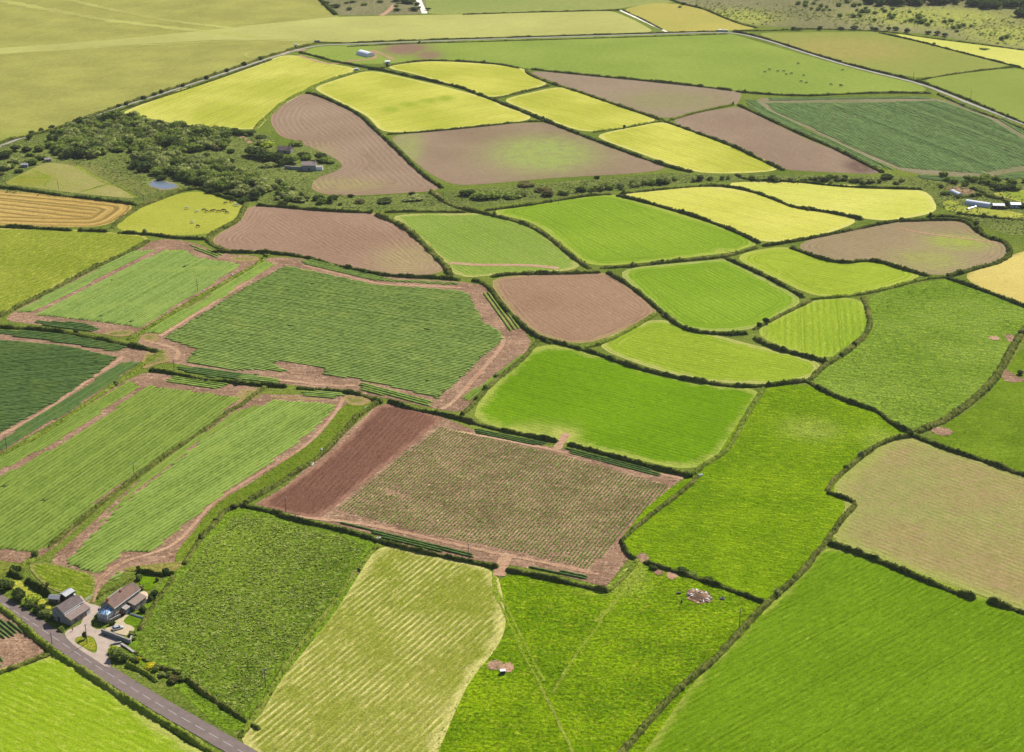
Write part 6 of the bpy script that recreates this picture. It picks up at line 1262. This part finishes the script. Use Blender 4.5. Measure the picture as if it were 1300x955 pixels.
tunnel('W 560,495', 'W 655,520', 5.2, 'white curved hut standing in the small paddock by the lane', solid('white_sheet', (.62, .64, .68), .5), 'curved_hut', h=4.2, ribs=6)
shed('shed', 'X 870,545', -.1, 8, 5, 2.4, 1, DWOOD, solid('pale_tin', (.42, .44, .47), .5), 'black shed with a pale roof right of the long polytunnel')
shed('shed', 'X 1115,535', -.05, 7, 4.5, 2.6, 1, solid('pale_blue_wall', (.3, .36, .42), .6), WHITE, 'pale blue shed with a white roof at the right edge')
tunnel('X 520,555', 'X 640,520', 1.0, 'low grey cloche in front of the long polytunnel', METAL, 'cloche', ribs=4)
car(one('. 403,54'), .2, solid('dark_paint', (.03, .03, .04), .4), 'dark van parked on the lane by the pale strip', 'parked_van', 'van', L=6.5, W=2.6, van=True)
car(one('. 915,40'), .1, WHITE, 'white van parked at the end of the far lane', 'parked_van', 'van', L=6.5, W=2.4, van=True)
car(one('. 922,40.5'), -.1, solid('cream_paint', (.6, .58, .5), .4), 'cream van right behind the white van on the far lane', 'parked_van', 'van', L=5, W=2.2, van=True)
car(one('. 934,41'), .3, solid('navy_paint', (.03, .04, .07), .4), 'dark blue car beside the far lane bend', 'parked_car', 'car')
car(one('. 453,89.5'), .2, WHITE, 'white van parked below the small paddock', 'parked_van', 'van', L=5.5, W=2.2, van=True)
car(one('. 376,58'), .1, WHITE, 'white car on the lane below the hill pasture', 'parked_car', 'car')
shed('shed', '. 489,81', .2, 5, 3, 2, .8, WHITE, WHITE, 'small white shed at the hedge corner below the far paddock', door=DWOOD)
shed('shed', '. 57,206', .3, 5, 3.5, 2, .8, ST, PALE, 'tiny pinkish shed at the top of the damp meadow')
shed('shed', 'U 165,575', .1, 5, 4, 2, .8, STG, TIN, 'tiny grey shed between the left edge bushes and the meadow')
tr = empty('water_trough', one('K 921,650'), .6); MB().box(-.9, .9, -.5, .5, .1, .9).build('tank', WHITE, tr, bevel=.05); MB().box(-.75, .75, -.35, .35, .905, .92).build('water_surface', GLASS, tr)
tag(tr, 'white water tank at the hedge corner between emerald field and meadow', 'water tank')
def stones(s, n, sp, label, mat, nm='stone_pile'):
    p0 = one(s); e = empty(nm, p0); tag(e, label, 'stones'); 
    for i in range(n):
        bm = bmesh.new(); bmesh.ops.create_icosphere(bm, subdivisions=1, radius=random.uniform(.3, .6)); c = Vector((random.uniform(-sp, sp), random.uniform(-sp, sp) * 1.5 + 0, .25))
        for v in bm.verts: v.co = v.co * random.uniform(.7, 1.2) + c
        m = MB().add([v.co for v in bm.verts], [[v.index for v in f.verts] for f in bm.faces]); bm.free(); m.build('stone', mat, e)
PS = solid('pale_stone', (.55, .53, .48), .9)
stones('J 300,603', 8, 1.3, 'pale rubble on the hedge beside the dark ploughed strip', PS); stones('J 350,545', 6, 1.0, 'pale stones on the hedge halfway along the dark ploughed strip', PS); stones('J 520,380', 6, 1.2, 'pale stones on the hedge at the top of the dark ploughed strip', PS)
stones('L 1150,342', 5, .8, 'pale stones at the hedge gap beside the hay field', PS); stones('L 435,105', 5, .8, 'pale stones on the bank above the weedy field', PS); stones('E 1165,588', 5, 1, 'pale stones on the bank above the two cabbage fields, upper ones', PS)
stones('E 1020,670', 5, 1, 'pale stones on the bank between the cabbage fields near the pole', PS); stones('E 755,222', 6, 1.2, 'pale stones at the corner of cow pasture and pond meadow', PS); stones('I 462,432', 3, .5, 'white stones on the grassy bank beside the dark crop', PS); stones('M 80,170', 4, .7, 'pale stones at the corner of the sprouting field', PS)
stones('I 90,662', 3, .5, 'white stones on the grassy bank near the left edge', PS); stones('G 545,147', 3, .6, 'white stones in the rough strip', PS)
# ------------------------------------------------------------------ haze, sky and sun
hz = NT('haze_air'); hz.t.nodes.remove(hz.b); vp = hz.n('ShaderNodeVolumePrincipled'); vp.inputs['Color'].default_value = (.92, .95, 1, 1); vp.inputs['Density'].default_value = HAZE = .00002; vp.inputs['Anisotropy'].default_value = .3
hz.l(vp.outputs[0], hz.out.inputs['Volume'])
ho = MB().box(-31000, 31000, -3000, 46000, -1.2, CH + 40).build('haze', hz.m); tag(ho, kind='stuff')
SE, SAZ = R(43), math.atan2(.56, .83)      # elevation; azimuth from +Y toward +X
w = bpy.data.worlds.new("World"); scene.world = w; w.use_nodes = True; nt = w.node_tree; nt.nodes.clear()
sky = nt.nodes.new('ShaderNodeTexSky'); sky.sky_type = 'NISHITA'; sky.sun_disc = False; sky.sun_elevation = SE; sky.sun_rotation = SAZ; sky.altitude = 100
bg = nt.nodes.new('ShaderNodeBackground'); bg.inputs[1].default_value = .068; wo = nt.nodes.new('ShaderNodeOutputWorld'); nt.links.new(sky.outputs[0], bg.inputs[0]); nt.links.new(bg.outputs[0], wo.inputs[0])
sl = bpy.data.lights.new('sun', 'SUN'); sl.energy = 4.8; sl.angle = R(.5); sl.color = (1, .955, .88); so = bpy.data.objects.new('sun', sl); COL.objects.link(so)
so.rotation_euler = (math.pi / 2 - SE, 0, math.pi - SAZ)
vs_ = scene.view_settings; vs_.view_transform = 'Standard'; vs_.look = 'None'; vs_.gamma = 1; vs_.exposure = .83
scene.render.engine = 'CYCLES'; scene.cycles.volume_bounces = 0; scene.cycles.max_bounces = 5; scene.cycles.diffuse_bounces = 2
scene.render.resolution_x = 1024; scene.render.resolution_y = 752
